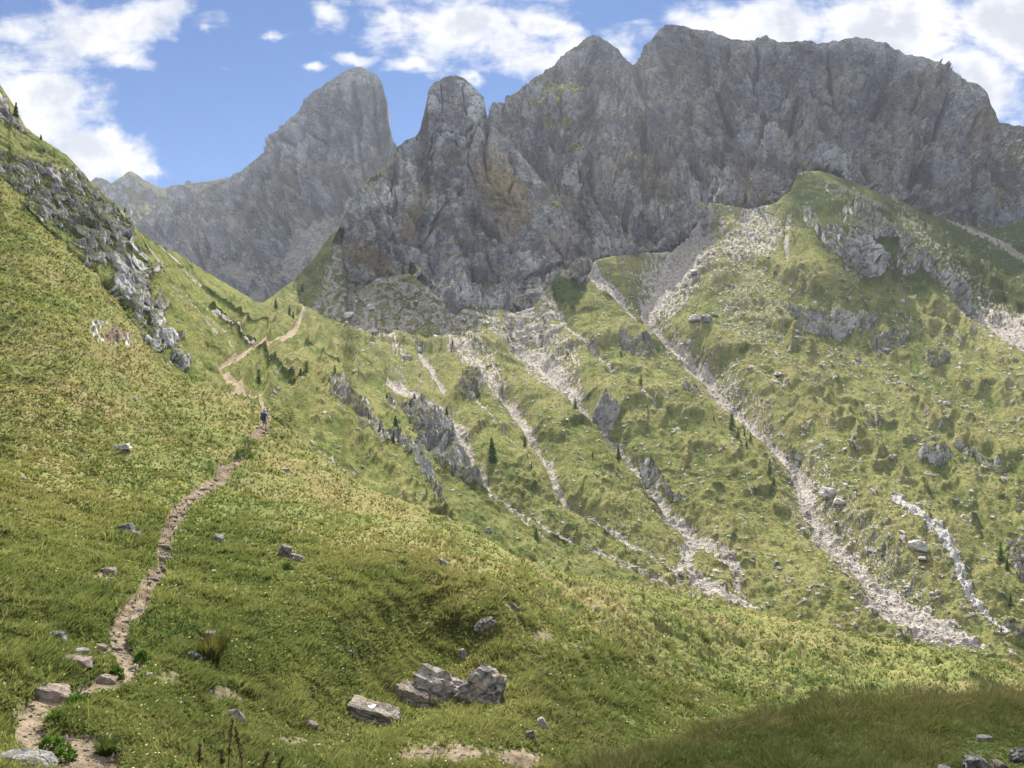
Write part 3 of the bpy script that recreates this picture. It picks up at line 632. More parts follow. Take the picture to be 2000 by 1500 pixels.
def build_mountains():
    out = []
    c = np.arange(628, 1166, 1.6)
    kl = [(9, 9, [(868, 352), (890, 372), (915, 400), (945, 428), (962, 442)]), (14, 9, [(880, 360), (898, 366)]), (9, 7, [(822, 432), (835, 440), (842, 462)]), (5, 3, [(700, 385), (730, 380), (790, 405), (822, 430)]),
          (6, 4, [(775, 330), (762, 365), (775, 390), (800, 420)]), (4, 2.5, [(705, 400), (750, 420), (790, 470)]), (5, 3, [(855, 260), (905, 255), (940, 232)]), (4, 3, [(890, 275), (900, 300), (930, 250)]), (8, 7, [(690, 560), (720, 552), (745, 545)]),
          (5, 3, [(800, 300), (850, 340), (880, 390)]), (6, 4, [(1000, 300), (1040, 360), (1080, 430)]), (5, 3, [(900, 480), (940, 540), (960, 590)]), (6, 4, [(830, 470), (860, 520), (900, 570)]), (4, 2, [(980, 545), (1010, 530), (1040, 540)]), (10, 8, [(1000, 608), (1012, 600)]),
          (8, 5, [(965, 445), (1000, 480), (1060, 530)]), (5, 4, [(846, 300), (852, 340)]), (5, 3, [(720, 345), (760, 350), (810, 340)]), (5, 5, [(680, 420), (720, 425), (770, 455), (800, 500)]), (5, 4, [(760, 470), (785, 510), (800, 540)]), (4, 4, [(845, 265), (838, 310), (850, 350)]), (4, 4, [(918, 270), (915, 320), (930, 360)]), (5, 5, [(955, 250), (945, 300), (950, 350)]), (4, 4, [(870, 400), (850, 430), (840, 470)]), (5, 5, [(925, 470), (975, 520), (1000, 560)]), (4, 4, [(1010, 320), (1000, 370), (1010, 400)]), (5, 4, [(1050, 450), (1080, 480), (1120, 500)]), (4, 3, [(860, 160), (865, 200), (850, 240)]), (4, 3, [(905, 165), (912, 205), (930, 230)])]
    ko = [(975, 365, 42, 62, -18, 1), (1000, 410, 40, 40, 0, .8), (725, 505, 62, 26, 12, .85), (805, 435, 18, 32, 10, .9), (890, 310, 16, 22, 0, .5), (1095, 480, 26, 30, 0, .4), (1010, 580, 22, 18, 0, .35), (1110, 530, 30, 14, 0, .4), (930, 300, 30, 20, 0, .3)]
    kg = [(740, 335, 20, 5, -30, .7), (655, 480, 8, 40, 18, .9), (1085, 398, 10, 6, 0, .8), (1060, 330, 8, 5, 0, .6), (800, 275, 12, 5, -20, .6)]
    L, A = mountain(c, K_TOP, lambda x: BASE(x) + 26, 330, K_CP, .62, kl, ko, kg, [], dive=BASE, rough=2.0, amp=.66, strat=2.2, pale=[(735, 385, 62, 34, -38, 1), (888, 190, 48, 36, 0, .6), (690, 548, 52, 24, 0, 1), (860, 565, 40, 26, 35, 1), (1030, 575, 42, 30, 0, .6), (800, 350, 30, 40, 20, .5), (1120, 520, 30, 24, 0, .5)], dark=[(925, 475, 36, 78, -42, .8), (862, 330, 26, 40, 0, .7), (830, 455, 12, 30, 0, .9), (745, 548, 34, 8, 10, 1), (890, 385, 24, 14, 30, .9), (1060, 440, 24, 60, -40, .4), (720, 440, 40, 20, 0, .4)])  # pale spots also paint in sunlight on the left slabs and lower wall
    out.append((L, A, ('rock_tower', 'grey and ochre limestone buttress topped by a rounded tower at centre', 'rock tower')))
    c = np.arange(228, 792, 2.0)
    tl = [(9, 14, [(520, 330), (500, 380), (470, 450), (455, 500)]), (7, 10, [(590, 250), (575, 330), (560, 400)]), (6, 9, [(640, 300), (600, 340), (575, 360)]), (6, 8, [(650, 330), (680, 360), (720, 385)]), (5, 8, [(420, 400), (405, 450), (400, 490)]),
          (5, 8, [(350, 420), (335, 470)]), (5, 7, [(690, 150), (700, 230), (690, 300)]), (6, 8, [(545, 290), (590, 270), (640, 275)]), (5, 7, [(610, 400), (600, 450)]), (5, 7, [(655, 380), (640, 420)]), (5, 8, [(700, 300), (720, 350), (735, 400)]), (5, 9, [(480, 350), (460, 400), (440, 430)]), (5, 9, [(560, 330), (540, 380), (530, 430)]), (5, 8, [(520, 400), (560, 440), (570, 470)]), (6, 10, [(390, 440), (380, 480), (395, 520)]), (5, 8, [(300, 430), (320, 460)]), (6, 9, [(620, 210), (640, 260), (640, 290)]), (5, 8, [(730, 180), (735, 240), (745, 290)]), (7, 10, [(560, 400), (600, 390), (660, 410)])]
    to = [(640, 340, 40, 20, 20, .6), (720, 330, 22, 22, 0, .5), (560, 360, 26, 30, 0, .5), (480, 430, 30, 50, 10, .4), (600, 430, 30, 26, 0, .4), (380, 450, 30, 40, 0, .4)]
    tg = [(500, 312, 30, 6, -35, .8), (655, 165, 26, 6, -35, .5), (600, 225, 16, 5, 30, .6), (620, 235, 12, 5, 40, .6), (420, 363, 40, 4, -26, .6), (540, 540, 70, 9, -42, .75), (590, 490, 40, 9, -45, .5)]
    ts = [(610, 480, 110, 32, -42, .9), (520, 560, 60, 24, -35, .9), (460, 530, 50, 14, 10, .7)]
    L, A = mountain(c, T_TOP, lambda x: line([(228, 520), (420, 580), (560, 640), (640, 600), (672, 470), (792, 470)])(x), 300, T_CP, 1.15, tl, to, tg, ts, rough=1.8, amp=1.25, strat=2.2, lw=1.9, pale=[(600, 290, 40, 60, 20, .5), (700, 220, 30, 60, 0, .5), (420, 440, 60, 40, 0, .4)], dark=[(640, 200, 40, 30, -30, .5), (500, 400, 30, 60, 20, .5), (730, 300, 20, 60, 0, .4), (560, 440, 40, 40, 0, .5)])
    out.append((L, A, ('mountain', 'tall far rock tower with a blunt summit left of centre', 'mountain')))
    c = np.r_[np.arange(940, 2006, 2.0), np.linspace(2020, 2400, 24)]
    pl = [(9, 12, [(1235, 125), (1260, 200), (1255, 260), (1300, 330)]), (10, 14, [(1750, 120), (1735, 180), (1700, 230), (1690, 260)]), (8, 10, [(1620, 110), (1640, 180), (1660, 240)]), (8, 9, [(1350, 220), (1355, 290)]), (10, 9, [(1350, 340), (1385, 370), (1400, 400)]),
          (12, 12, [(1780, 290), (1800, 330), (1850, 350)]), (8, 8, [(1560, 170), (1500, 220), (1470, 280)]), (8, 8, [(1890, 300), (1900, 380)]), (9, 9, [(1180, 270), (1230, 330), (1290, 400)]), (8, 8, [(1100, 280), (1170, 370), (1230, 440)]), (5, 8, [(1454, 360), (1455, 400)]),
          (12, 9, [(1820, 240), (1900, 290), (1940, 310)]), (9, 10, [(1420, 100), (1400, 180), (1430, 260)]), (8, 9, [(1860, 160), (1840, 230), (1800, 280)]), (5, 8, [(1290, 80), (1300, 140), (1290, 190)]), (5, 8, [(1380, 100), (1370, 160), (1385, 210)]), (6, 8, [(1480, 110), (1470, 170), (1485, 230)]), (5, 7, [(1550, 230), (1545, 280), (1560, 310)]), (6, 8, [(1720, 130), (1760, 190), (1770, 250)]), (5, 7, [(1810, 140), (1790, 200)]), (5, 6, [(1420, 230), (1400, 290), (1410, 330)]), (6, 7, [(1300, 280), (1330, 320), (1390, 350)]), (5, 6, [(1210, 360), (1260, 400), (1300, 450)]), (5, 6, [(1130, 340), (1180, 420), (1220, 470)]), (5, 6, [(1160, 110), (1150, 170), (1170, 220)]), (5, 6, [(1190, 120), (1210, 180), (1240, 230)]), (7, 8, [(1640, 260), (1720, 330), (1780, 390)]), (6, 7, [(1830, 380), (1870, 420)]), (5, 7, [(1920, 200), (1905, 250)]), (7, 7, [(1700, 180), (1640, 190), (1590, 160)]), (9, 8, [(1080, 190), (1130, 260), (1190, 290)]), (8, 9, [(1600, 260), (1650, 320), (1680, 360)])]
    po = [(1365, 235, 20, 36, 0, .5), (1260, 130, 26, 22, 20, .5), (1480, 395, 40, 16, 0, .5), (1250, 300, 40, 30, 0, .45), (1880, 270, 46, 22, -25, .7), (1930, 230, 24, 22, 0, .6), (1570, 200, 26, 20, 0, .4), (1120, 420, 30, 40, 0, .4), (1180, 330, 40, 40, 0, .35),
          (1330, 260, 30, 30, 0, .4), (1460, 350, 30, 30, 0, .4), (1750, 300, 60, 40, 0, .35), (1275, 330, 50, 30, 10, .6), (1150, 250, 30, 30, 0, .5), (1640, 150, 40, 26, 0, .4), (1800, 180, 40, 40, 30, .5), (1430, 310, 40, 30, 0, .5), (1330, 120, 40, 40, 0, .4), (1550, 270, 36, 26, 0, .45)]
    pg = [(1095, 178, 46, 20, -18, 1), (1060, 205, 40, 9, -42, .8), (1108, 225, 18, 10, 30, .9), (1075, 235, 24, 14, 10, .7), (1125, 285, 18, 7, 25, .9), (1145, 320, 24, 6, 35, .7), (1225, 250, 14, 10, 0, .6), (1215, 220, 12, 8, 30, .6), (1205, 350, 8, 6, 0, .8),
          (1090, 395, 8, 5, 0, .8), (1540, 110, 60, 14, 5, .4), (1620, 140, 70, 26, 0, .28), (1640, 220, 60, 60, 0, .25), (1980, 300, 40, 50, 0, .7), (1950, 390, 20, 40, 10, .75), (1650, 300, 60, 40, 30, .3), (1850, 360, 40, 30, 0, .35), (1500, 130, 40, 16, 0, .35),
          (1560, 330, 60, 10, 10, .6), (1580, 375, 40, 22, 20, .7), (1330, 200, 30, 10, 0, .3)]
    ps = [(1525, 310, 60, 9, 18, .9), (1400, 330, 80, 26, 30, .25), (1560, 372, 30, 24, 40, .6), (1340, 430, 30, 30, 0, .4), (1500, 345, 40, 16, 20, .5)]
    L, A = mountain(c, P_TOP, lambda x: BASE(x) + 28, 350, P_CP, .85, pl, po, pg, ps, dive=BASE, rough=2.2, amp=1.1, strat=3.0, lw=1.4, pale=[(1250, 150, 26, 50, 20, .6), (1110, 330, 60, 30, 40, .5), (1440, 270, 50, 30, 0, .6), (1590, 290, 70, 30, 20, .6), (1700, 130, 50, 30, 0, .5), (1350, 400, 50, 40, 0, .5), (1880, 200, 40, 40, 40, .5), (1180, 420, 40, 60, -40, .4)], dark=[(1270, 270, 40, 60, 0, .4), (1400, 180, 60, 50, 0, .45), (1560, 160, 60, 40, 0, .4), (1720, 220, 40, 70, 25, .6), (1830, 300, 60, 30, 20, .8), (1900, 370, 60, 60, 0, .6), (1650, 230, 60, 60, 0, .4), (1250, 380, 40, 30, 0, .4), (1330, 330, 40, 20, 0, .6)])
    out.append((L, A, ('mountain', 'huge grey limestone massif with two summits filling the upper right', 'mountain')))
    c = np.arange(150, 521, 2.0)
    L, A = mountain(c, R_TOP, lambda x: x * 0 + 520, 110, [(180, 355, 1517), (254, 334, 1554), (330, 365, 1591), (370, 350, 1480), (500, 345, 1406), (300, 430, 1258), (200, 430, 1295), (400, 440, 1184), (300, 520, 1073), (480, 520, 1036)], 2.0,
                    [], [], [(265, 380, 40, 7, 30, .6), (300, 400, 34, 8, 0, .7), (240, 402, 26, 8, -20, .6), (330, 404, 24, 7, 20, .7)], [], rough=1.2, amp=.7)
    out.append((L, A, ('mountain', 'low distant ridge with small green peaks behind the left hillside', 'mountain')))
    return out
# ------------------------------------------------------------------ materials
class NT:
    def __init__(self, tree): self.t = tree
    def n(self, kind, **kw):
        nd = self.t.nodes.new(kind); ins = kw.pop('ins', {})
        for k, v in kw.items(): setattr(nd, k, v)
        for k, v in ins.items():
            s = nd.inputs[k]
            if isinstance(v, bpy.types.NodeSocket): self.t.links.new(v, s)
            else: s.default_value = v
        return nd
    def attr(self, name): return self.n('ShaderNodeAttribute', attribute_name=name).outputs['Fac']
    def math(self, op, a, b=0.0, c=0.0, clamp=False):
        return self.n('ShaderNodeMath', operation=op, use_clamp=clamp, ins={0: a, 1: b, 2: c}).outputs[0]
    def vmul(self, v, s): return self.n('ShaderNodeVectorMath', operation='MULTIPLY', ins={0: v, 1: s}).outputs[0]
    def vadd(self, v, s): return self.n('ShaderNodeVectorMath', operation='ADD', ins={0: v, 1: s}).outputs[0]
    def noise(self, v, scale, detail=4, rough=.55, dist=0.0):
        return self.n('ShaderNodeTexNoise', ins={'Vector': v, 'Scale': scale, 'Detail': detail, 'Roughness': rough, 'Distortion': dist}).outputs['Fac']
    def ramp(self, x, a, b, lo=0.0, hi=1.0):
        return self.n('ShaderNodeMapRange', interpolation_type='SMOOTHSTEP', ins={'Value': x, 'From Min': a, 'From Max': b, 'To Min': lo, 'To Max': hi}).outputs['Result']
    def mix(self, f, a, b):
        nd = self.n('ShaderNodeMix', data_type='RGBA'); L = self.t.links
        for s, v in ((nd.inputs[0], f), (nd.inputs[6], a), (nd.inputs[7], b)):
            if isinstance(v, bpy.types.NodeSocket): L.new(v, s)
            else: s.default_value = v if isinstance(v, float) else (*v, 1)
        return nd.outputs[2]

def new_mat(name):
    m = bpy.data.materials.new(name); m.use_nodes = True; m.node_tree.nodes.clear()
    k = NT(m.node_tree); out = k.n('ShaderNodeOutputMaterial')
    return m, k, out

def grass_tone(k, pos, dry, gs=1.0):
    n1 = k.noise(pos, .13, 4); n2 = k.noise(pos, .9 * gs, 5, .65); n3 = k.noise(pos, 4.5 * gs, 4, .65)
    a = k.ramp(k.math('ADD', k.math('MULTIPLY', n1, .6), k.math('MULTIPLY', n2, .4)), .36, .62)
    col = k.mix(a, G_DEEP, G_LIGHT)
    d = k.math('ADD', dry, k.math('MULTIPLY', k.math('SUBTRACT', n2, .5), .9))
    d = k.ramp(k.math('ADD', d, k.math('MULTIPLY', k.math('SUBTRACT', n3, .5), .5)), .15, 1.1)
    col = k.mix(d, col, G_DRY)
    return k.mix(k.ramp(n3, .4, .7, .0, .25), col, G_PALE)

G_DEEP = (.074, .100, .030); G_LIGHT = (.180, .188, .068); G_DRY = (.195, .165, .078); G_PALE = (.235, .245, .11)

def terrain_mat(name, bump=1.0, rock_lo=(.21, .205, .22), rock_hi=(.74, .72, .725), rs=1.0, gs=1.0, mossy=.52, gg=1.0, dlo=(.095, .073, .05), dhi=(.235, .19, .136)):
    m, k, out = new_mat(name)
    geo = k.n('ShaderNodeNewGeometry'); pos = geo.outputs['Position']
    nz = k.n('ShaderNodeSeparateXYZ', ins={0: geo.outputs['Normal']}).outputs['Z']
    rock, scree, dirt, shrub_and_shade, ochre, dry, white = [k.attr(a) for a in ('rock', 'scree', 'dirt', 'shrub_and_shade', 'ochre', 'dry', 'white')]
    grass = grass_tone(k, pos, dry, gs)
    grass = k.n('ShaderNodeVectorMath', operation='SCALE', ins={0: grass, 'Scale': gg}).outputs[0]
    grass = k.mix(k.math('MULTIPLY', shrub_and_shade, .95), grass, k.mix(k.noise(pos, 1.4 * gs, 5, .7), (.012, .022, .008), (.042, .060, .022)))  # dark green for shrubs, also mixed in where shade is painted
    # bare limestone
    v = k.vmul(pos, (1, 1, .16))
    s1 = k.noise(v, .16 / rs, 6, .62); s2 = k.noise(pos, .055 / rs, 6, .6, .6); s3 = k.noise(pos, .8 / rs, 6, .68)
    t = k.math('ADD', k.math('MULTIPLY', s1, .42), k.math('ADD', k.math('MULTIPLY', s2, .26), k.math('MULTIPLY', s3, .32)))
    rc = k.mix(k.ramp(t, .43, .575), rock_lo, rock_hi)
    oc = k.math('MULTIPLY', ochre, k.ramp(k.math('ADD', k.math('MULTIPLY', s1, .6), k.math('MULTIPLY', s3, .4)), .33, .47))
    rc = k.mix(k.math('MULTIPLY', oc, .92), rc, (.52, .365, .19))
    rc = k.mix(k.math('MULTIPLY', k.ramp(k.noise(k.vmul(pos, (1, 1, .07)), .30 / rs, 5, .7), .58, .70), .55), rc, (.085, .085, .09))   # water streaks
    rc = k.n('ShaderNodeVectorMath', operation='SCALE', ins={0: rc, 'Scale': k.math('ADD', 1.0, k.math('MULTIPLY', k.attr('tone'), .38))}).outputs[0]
    rc = k.mix(k.math('MULTIPLY', k.attr('crack_shade'), .7), rc, (.06, .06, .065))  # shade painted dark along the carved cracks
    warm = k.ramp(k.noise(pos, .06 / rs, 5, .6), .48, .64, 0, .18)
    rc = k.mix(warm, rc, k.mix(k.ramp(s3, .4, .6), (.22, .165, .125), (.46, .38, .30)))
    rc = k.mix(k.ramp(k.noise(k.vadd(pos, (50, 30, 9)), .05 / rs, 5, .6), .50, .64, 0, .45), rc, (.16, .15, .185))
    moss = k.math('MULTIPLY', k.ramp(k.math('ADD', nz, k.math('MULTIPLY', k.math('SUBTRACT', s3, .5), .7)), mossy, mossy + .26), .85)
    rc = k.mix(moss, rc, k.mix(.45, grass, (.12, .13, .06)))
    # loose stone
    vo = k.n('ShaderNodeTexVoronoi', ins={'Vector': pos, 'Scale': 1.15 / rs}).outputs['Color']
    vv = k.n('ShaderNodeSeparateColor', ins={0: vo}).outputs[0]
    scn = k.noise(pos, 1.6 / rs, 5, .7)
    scc = k.mix(k.ramp(k.math('ADD', k.math('MULTIPLY', vv, .5), k.math('MULTIPLY', scn, .5)), .2, .75), (.31, .275, .235), (.60, .55, .485))
    scc = k.mix(white, scc, (.66, .64, .60))
    dc = k.mix(k.ramp(k.noise(pos, 2.6, 6, .65), .3, .7), dlo, dhi)
    sm = k.ramp(k.math('ADD', scree, k.math('MULTIPLY', k.math('SUBTRACT', scn, .5), .55)), .30, .62)
    rm = k.ramp(k.math('ADD', rock, k.math('MULTIPLY', k.math('SUBTRACT', s3, .5), .5)), .35, .65)
    dm = k.ramp(k.math('ADD', dirt, k.math('MULTIPLY', k.math('SUBTRACT', k.noise(pos, 5, 4), .5), .7)), .32, .66)
    col = k.mix(rm, grass, rc); col = k.mix(sm, col, scc); col = k.mix(dm, col, dc)
    hard = k.math('MAXIMUM', rm, sm)
    hg = k.math('ADD', k.math('MULTIPLY', k.noise(pos, 2.2, 6, .62), .45), k.math('MULTIPLY', k.noise(pos, 9, 4, .6), .10))
    hr = k.math('ADD', k.math('MULTIPLY', s3, 1.5 * rs), k.math('MULTIPLY', scn, .55 * rs))
    hh = k.n('ShaderNodeMix', data_type='FLOAT', ins={0: hard, 2: hg, 3: hr}).outputs[0]
    bp = k.n('ShaderNodeBump', ins={'Strength': 1.0, 'Distance': bump, 'Height': hh}).outputs[0]
    bs = k.n('ShaderNodeBsdfPrincipled', ins={'Base Color': col, 'Roughness': .9, 'Specular IOR Level': 0.0, 'Normal': bp})
    k.t.links.new(bs.outputs[0], out.inputs[0])
    return m

def blade_mat(name, gain=1.12, trans=.42):
    m, k, out = new_mat(name)
    pos = k.n('ShaderNodeNewGeometry').outputs['Position']
    col = grass_tone(k, pos, k.attr('dry'))
    col = k.mix(k.attr('tint'), col, (.30, .27, .13))
    col = k.n('ShaderNodeVectorMath', operation='SCALE', ins={0: col, 'Scale': gain}).outputs[0]
    d = k.n('ShaderNodeBsdfDiffuse', ins={'Color': col}).outputs[0]
    t = k.n('ShaderNodeBsdfTranslucent', ins={'Color': k.vmul(col, (1.15, 1.2, .85))}).outputs[0]
    mx = k.n('ShaderNodeMixShader', ins={0: trans, 1: d, 2: t}).outputs[0]
    k.t.links.new(mx, out.inputs[0])
    return m

def leaf_mat(name, c, trans=.3, var=.5):
    m, k, out = new_mat(name)
    pos = k.n('ShaderNodeNewGeometry').outputs['Position']
    n = k.noise(pos, 3.0, 4, .7)
    col = k.mix(k.ramp(n, .35, .7), tuple(x * (1 - var) for x in c), tuple(x * (1 + var) for x in c))
    d = k.n('ShaderNodeBsdfDiffuse', ins={'Color': col}).outputs[0]
    t = k.n('ShaderNodeBsdfTranslucent', ins={'Color': k.vmul(col, (1.2, 1.25, .7))}).outputs[0]
    k.t.links.new(k.n('ShaderNodeMixShader', ins={0: trans, 1: d, 2: t}).outputs[0], out.inputs[0])
    return m

def stone_mat(name, lo, hi, accent=None, scale=1.0, lichen=.3, layer=0.0):
    m, k, out = new_mat(name)
    tc = k.n('ShaderNodeTexCoord').outputs['Object']
    info = k.n('ShaderNodeObjectInfo').outputs['Random']
    v = k.vadd(tc, k.n('ShaderNodeCombineXYZ', ins={0: k.math('MULTIPLY', info, 37.0), 1: k.math('MULTIPLY', info, 11.0)}).outputs[0])
    n = k.noise(v, 2.2 * scale, 7, .66); n2 = k.noise(k.vmul(v, (1, 1, 1 + 5 * layer)), 5 * scale, 6, .7)
    col = k.mix(k.ramp(k.math('ADD', k.math('MULTIPLY', n, .55), k.math('MULTIPLY', n2, .45)), .40, .60), lo, hi)
    if accent: col = k.mix(k.ramp(k.noise(v, 1.3 * scale, 4), .48, .66, 0, .8), col, accent)
    col = k.mix(k.math('MULTIPLY', k.ramp(k.noise(v, 6 * scale, 5, .7), .58, .68), lichen), col, (.09, .09, .085))
    cr = k.n('ShaderNodeTexVoronoi', feature='DISTANCE_TO_EDGE', ins={'Vector': k.vadd(v, k.vmul(k.n('ShaderNodeTexNoise', ins={'Vector': v, 'Scale': 3.0}).outputs['Color'], (.5, .5, .5))), 'Scale': 1.6 * scale}).outputs['Distance']
    ck = k.ramp(cr, .0, .04)
    h = k.math('ADD', k.math('MULTIPLY', n2, .8), k.math('ADD', k.math('MULTIPLY', n, .6), k.math('MULTIPLY', ck, .25)))
    bp = k.n('ShaderNodeBump', ins={'Strength': .9, 'Distance': .22, 'Height': h}).outputs[0]
    bs = k.n('ShaderNodeBsdfPrincipled', ins={'Base Color': col, 'Roughness': .88, 'Specular IOR Level': .2, 'Normal': bp})
    k.t.links.new(bs.outputs[0], out.inputs[0])
    return m

def plain_mat(name, c, rough=.8, var=.25, scale=30):
    m, k, out = new_mat(name)
    n = k.noise(k.n('ShaderNodeTexCoord').outputs['Object'], scale, 3)
    col = k.mix(n, tuple(x * (1 - var) for x in c), tuple(min(1, x * (1 + var)) for x in c))
    bs = k.n('ShaderNodeBsdfPrincipled', ins={'Base Color': col, 'Roughness': rough})
    k.t.links.new(bs.outputs[0], out.inputs[0])
    return m

M_VALLEY = terrain_mat('valley_ground', 1.3, gs=.45, gg=1.18, dlo=(.27, .205, .14), dhi=(.45, .365, .27), rock_lo=(.25, .245, .24), rock_hi=(.66, .64, .615))
M_MEADOW = terrain_mat('meadow_ground', .35, rs=.35, gg=1.0)
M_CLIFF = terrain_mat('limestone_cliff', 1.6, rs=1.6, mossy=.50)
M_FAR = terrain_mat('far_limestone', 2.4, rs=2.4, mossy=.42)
M_BLADE = blade_mat('grass_blades')
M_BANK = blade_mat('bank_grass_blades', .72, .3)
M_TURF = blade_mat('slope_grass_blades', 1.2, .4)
M_NEEDLE = leaf_mat('conifer_needles', (.095, .135, .06), .42)
M_LARCH = leaf_mat('larch_needles', (.14, .20, .07), .45)
M_LEAF = leaf_mat('broad_leaves', (.075, .135, .03), .35)
M_TUFT = leaf_mat('green_tussock', (.10, .135, .045), .35)
M_DRYLEAF = leaf_mat('withered_stalks', (.10, .075, .04), .2)
M_TUSSOCK = leaf_mat('brown_tussock', (.10, .095, .035), .35)
M_BARK = plain_mat('bark', (.10, .075, .055))
M_STONE = stone_mat('pale_limestone', (.27, .255, .24), (.56, .53, .49))
M_STONE2 = stone_mat('grey_limestone', (.09, .088, .085), (.33, .318, .30), lichen=.5)
M_STONE3 = stone_mat('brown_layered_stone', (.085, .076, .064), (.31, .275, .225), (.25, .18, .125), layer=1.0, scale=1.4)
M_STONE4 = stone_mat('pink_sandstone', (.20, .155, .125), (.38, .32, .265), (.31, .215, .165))
M_STONE5 = stone_mat('weathered_outcrop', (.07, .068, .066), (.36, .335, .305), (.33, .265, .205), scale=1.8, lichen=.7)
# ------------------------------------------------------------------ build the ground
LV, RV, NV, AV = build_valley()
LN, RN, NN, AN = build_meadow()
LB, RB, NB, AB = build_bank()
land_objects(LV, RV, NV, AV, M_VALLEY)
land_objects(LN, RN, NN, AN, M_MEADOW)
land_objects(LB, RB, NB, AB, M_MEADOW)
MTS = build_mountains()
for i, (L, A, (nm, lab, cat)) in enumerate(MTS):
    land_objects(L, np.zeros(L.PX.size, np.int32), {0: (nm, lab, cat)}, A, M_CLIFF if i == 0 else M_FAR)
LK = MTS[0][0]

# ------------------------------------------------------------------ grass
def make_grass(name, mat, pts, nrm, hgt, wid, dry, nb, lean=.5, clump=.35, tint=None, wind=(.25, -.15, 0)):
    n = len(pts); m = n * nb
    P = np.repeat(pts, nb, 0); N = np.repeat(nrm, nb, 0); H = np.repeat(hgt, nb) * rng.uniform(.55, 1.25, m); W = np.repeat(wid, nb) * rng.uniform(.7, 1.4, m)
    a = rng.uniform(0, 2 * np.pi, m); rr = np.sqrt(rng.random(m))
    out = np.c_[np.cos(a), np.sin(a), np.zeros(m)]
    base = P + out * (rr * np.repeat(hgt, nb) * clump)[:, None] - N * (H * .12)[:, None]
    up = N * .35 + np.array([0, 0, .65]); up /= np.linalg.norm(up, axis=1)[:, None]
    ld = out * (rr * lean)[:, None] + np.array(wind) + rng.normal(0, .16, (m, 3)) + N * .12
    ld[:, 2] -= .12
    b = rng.uniform(0, 2 * np.pi, m); side = np.c_[np.cos(b), np.sin(b), np.zeros(m)] * W[:, None] * .5
    mid = base + (up * .6 + ld * .28) * H[:, None]
    tip = base + (up * .95 + ld * .95) * H[:, None]
    V = np.stack([base - side, base + side, mid + side * .75, mid - side * .75, tip], 1).reshape(-1, 3)
    i0 = np.arange(m) * 5
    F = np.concatenate([np.c_[i0, i0 + 1, i0 + 2], np.c_[i0, i0 + 2, i0 + 3], np.c_[i0 + 3, i0 + 2, i0 + 4]])
    dv = np.repeat(np.repeat(dry, nb) + rng.normal(0, .16, m), 5)
    tv = np.repeat(np.repeat(tint, nb) if tint is not None else np.zeros(m), 5)
    return add_mesh(name, V, F, mat, dict(dry=dv, tint=tv), smooth=True)

def scatter(L, A, n, mask, ymax=1560, xr=(-60, 2060)):
    """random spots on a sheet, even as seen from the path"""
    rows, cols = L.PX.shape
    area = np.gradient(L.PY, axis=0) * np.gradient(L.PX, axis=1) * mask.reshape(rows, cols)
    area = np.where((L.PY < ymax) & (L.PX > xr[0]) & (L.PX < xr[1]), area, 0)
    w = np.clip(area, 0, None).ravel(); w = w / w.sum()
    idx = np.searchsorted(np.cumsum(w), rng.random(n)).clip(0, len(w) - 1)
    r, c = np.divmod(idx, cols)
    r2 = np.minimum(r + 1, rows - 1); c2 = np.minimum(c + 1, cols - 1)
    u = rng.random(n)[:, None]; v = rng.random(n)[:, None]
    P = L.P[r, c] + (L.P[r2, c] - L.P[r, c]) * u + (L.P[r, c2] - L.P[r, c]) * v
    return P.astype(np.float64), L.Nr[r, c].astype(np.float64), idx

GN = 130000
bare = np.clip(AN['dirt'] * 1.1 + AN['rock'], 0, 1)
msk = (1 - sstep(.25, .6, bare))
P_, N_, I_ = scatter(LN, AN, GN, msk + .03 * (AN['dirt'] < .9))
lx, ly = LN.PX.ravel(), LN.PY.ravel(); side = ((lx < -55) | (lx > 2055) | (ly > 1558)) * (ly > N_TOP(lx) + 2)
Q2 = scatter(LN, AN, 36000, msk * side, ymax=1830, xr=(-460, 2460))
P_, N_, I_ = np.r_[P_, Q2[0]], np.r_[N_, Q2[1]], np.r_[I_, Q2[2]]; GN = len(P_)
dist = np.linalg.norm(P_, axis=1)
cl = fbm(P_ / .9, 3); big = fbm(P_ / 3.5, 3)
tus = sstep(-.15, .45, cl + .5 * big)
hg = (.05 + .0030 * dist) * (.55 + 1.2 * tus) * rng.uniform(.7, 1.3, GN)
near_path = AN['dirt'][I_]
hg = hg * (1 - .45 * sstep(24, 36, dist))
hg = hg * np.where(rng.random(GN) < .06, 1.9, 1)
hg = np.clip(hg * (1 - .5 * np.clip(near_path * 2, 0, 1)), .03, .55)
wd = np.clip(.0009 * dist + .004, .007, .07)
g = make_grass('grass', M_BLADE, P_, N_, hg, wd, AN['dry'][I_] + rng.normal(0, .12, GN) + .35 * big - .25 * tus * (rng.random(GN) < .5), 9, lean=.75, tint=np.clip(rng.normal(-.1, .25, GN), 0, .8))
tag(g, 'tussock grass covering the near meadow beside the footpath', 'grass', kind='stuff')
GB = 20000
P_, N_, I_ = scatter(LB, AB, GB, np.ones(LB.PX.size), ymax=1620, xr=(960, 2120))
lx, ly = LB.PX.ravel(), LB.PY.ravel()
Q2 = scatter(LB, AB, 34000, 1.0 * ((lx > 2115) | (ly > 1615)), ymax=2000, xr=(960, 3300))
P_, N_, I_ = np.r_[P_, Q2[0]], np.r_[N_, Q2[1]], np.r_[I_, Q2[2]]; GB = len(P_)
bx, by = LB.PX.ravel()[I_], LB.PY.ravel()[I_]
rock_near = np.maximum(sstep(1400, 1460, by) * sstep(1830, 1880, bx), np.exp(-((bx - 1926) / 34) ** 2 - ((by - 1446) / 14) ** 2))
edge = sstep(70, 0, LB.PY.ravel()[I_] - A_TOP(LB.PX.ravel()[I_]))
w1, w2, wf = worley(np.c_[P_[:, 0] / .33, P_[:, 1] / .33, P_[:, 0] * 0])
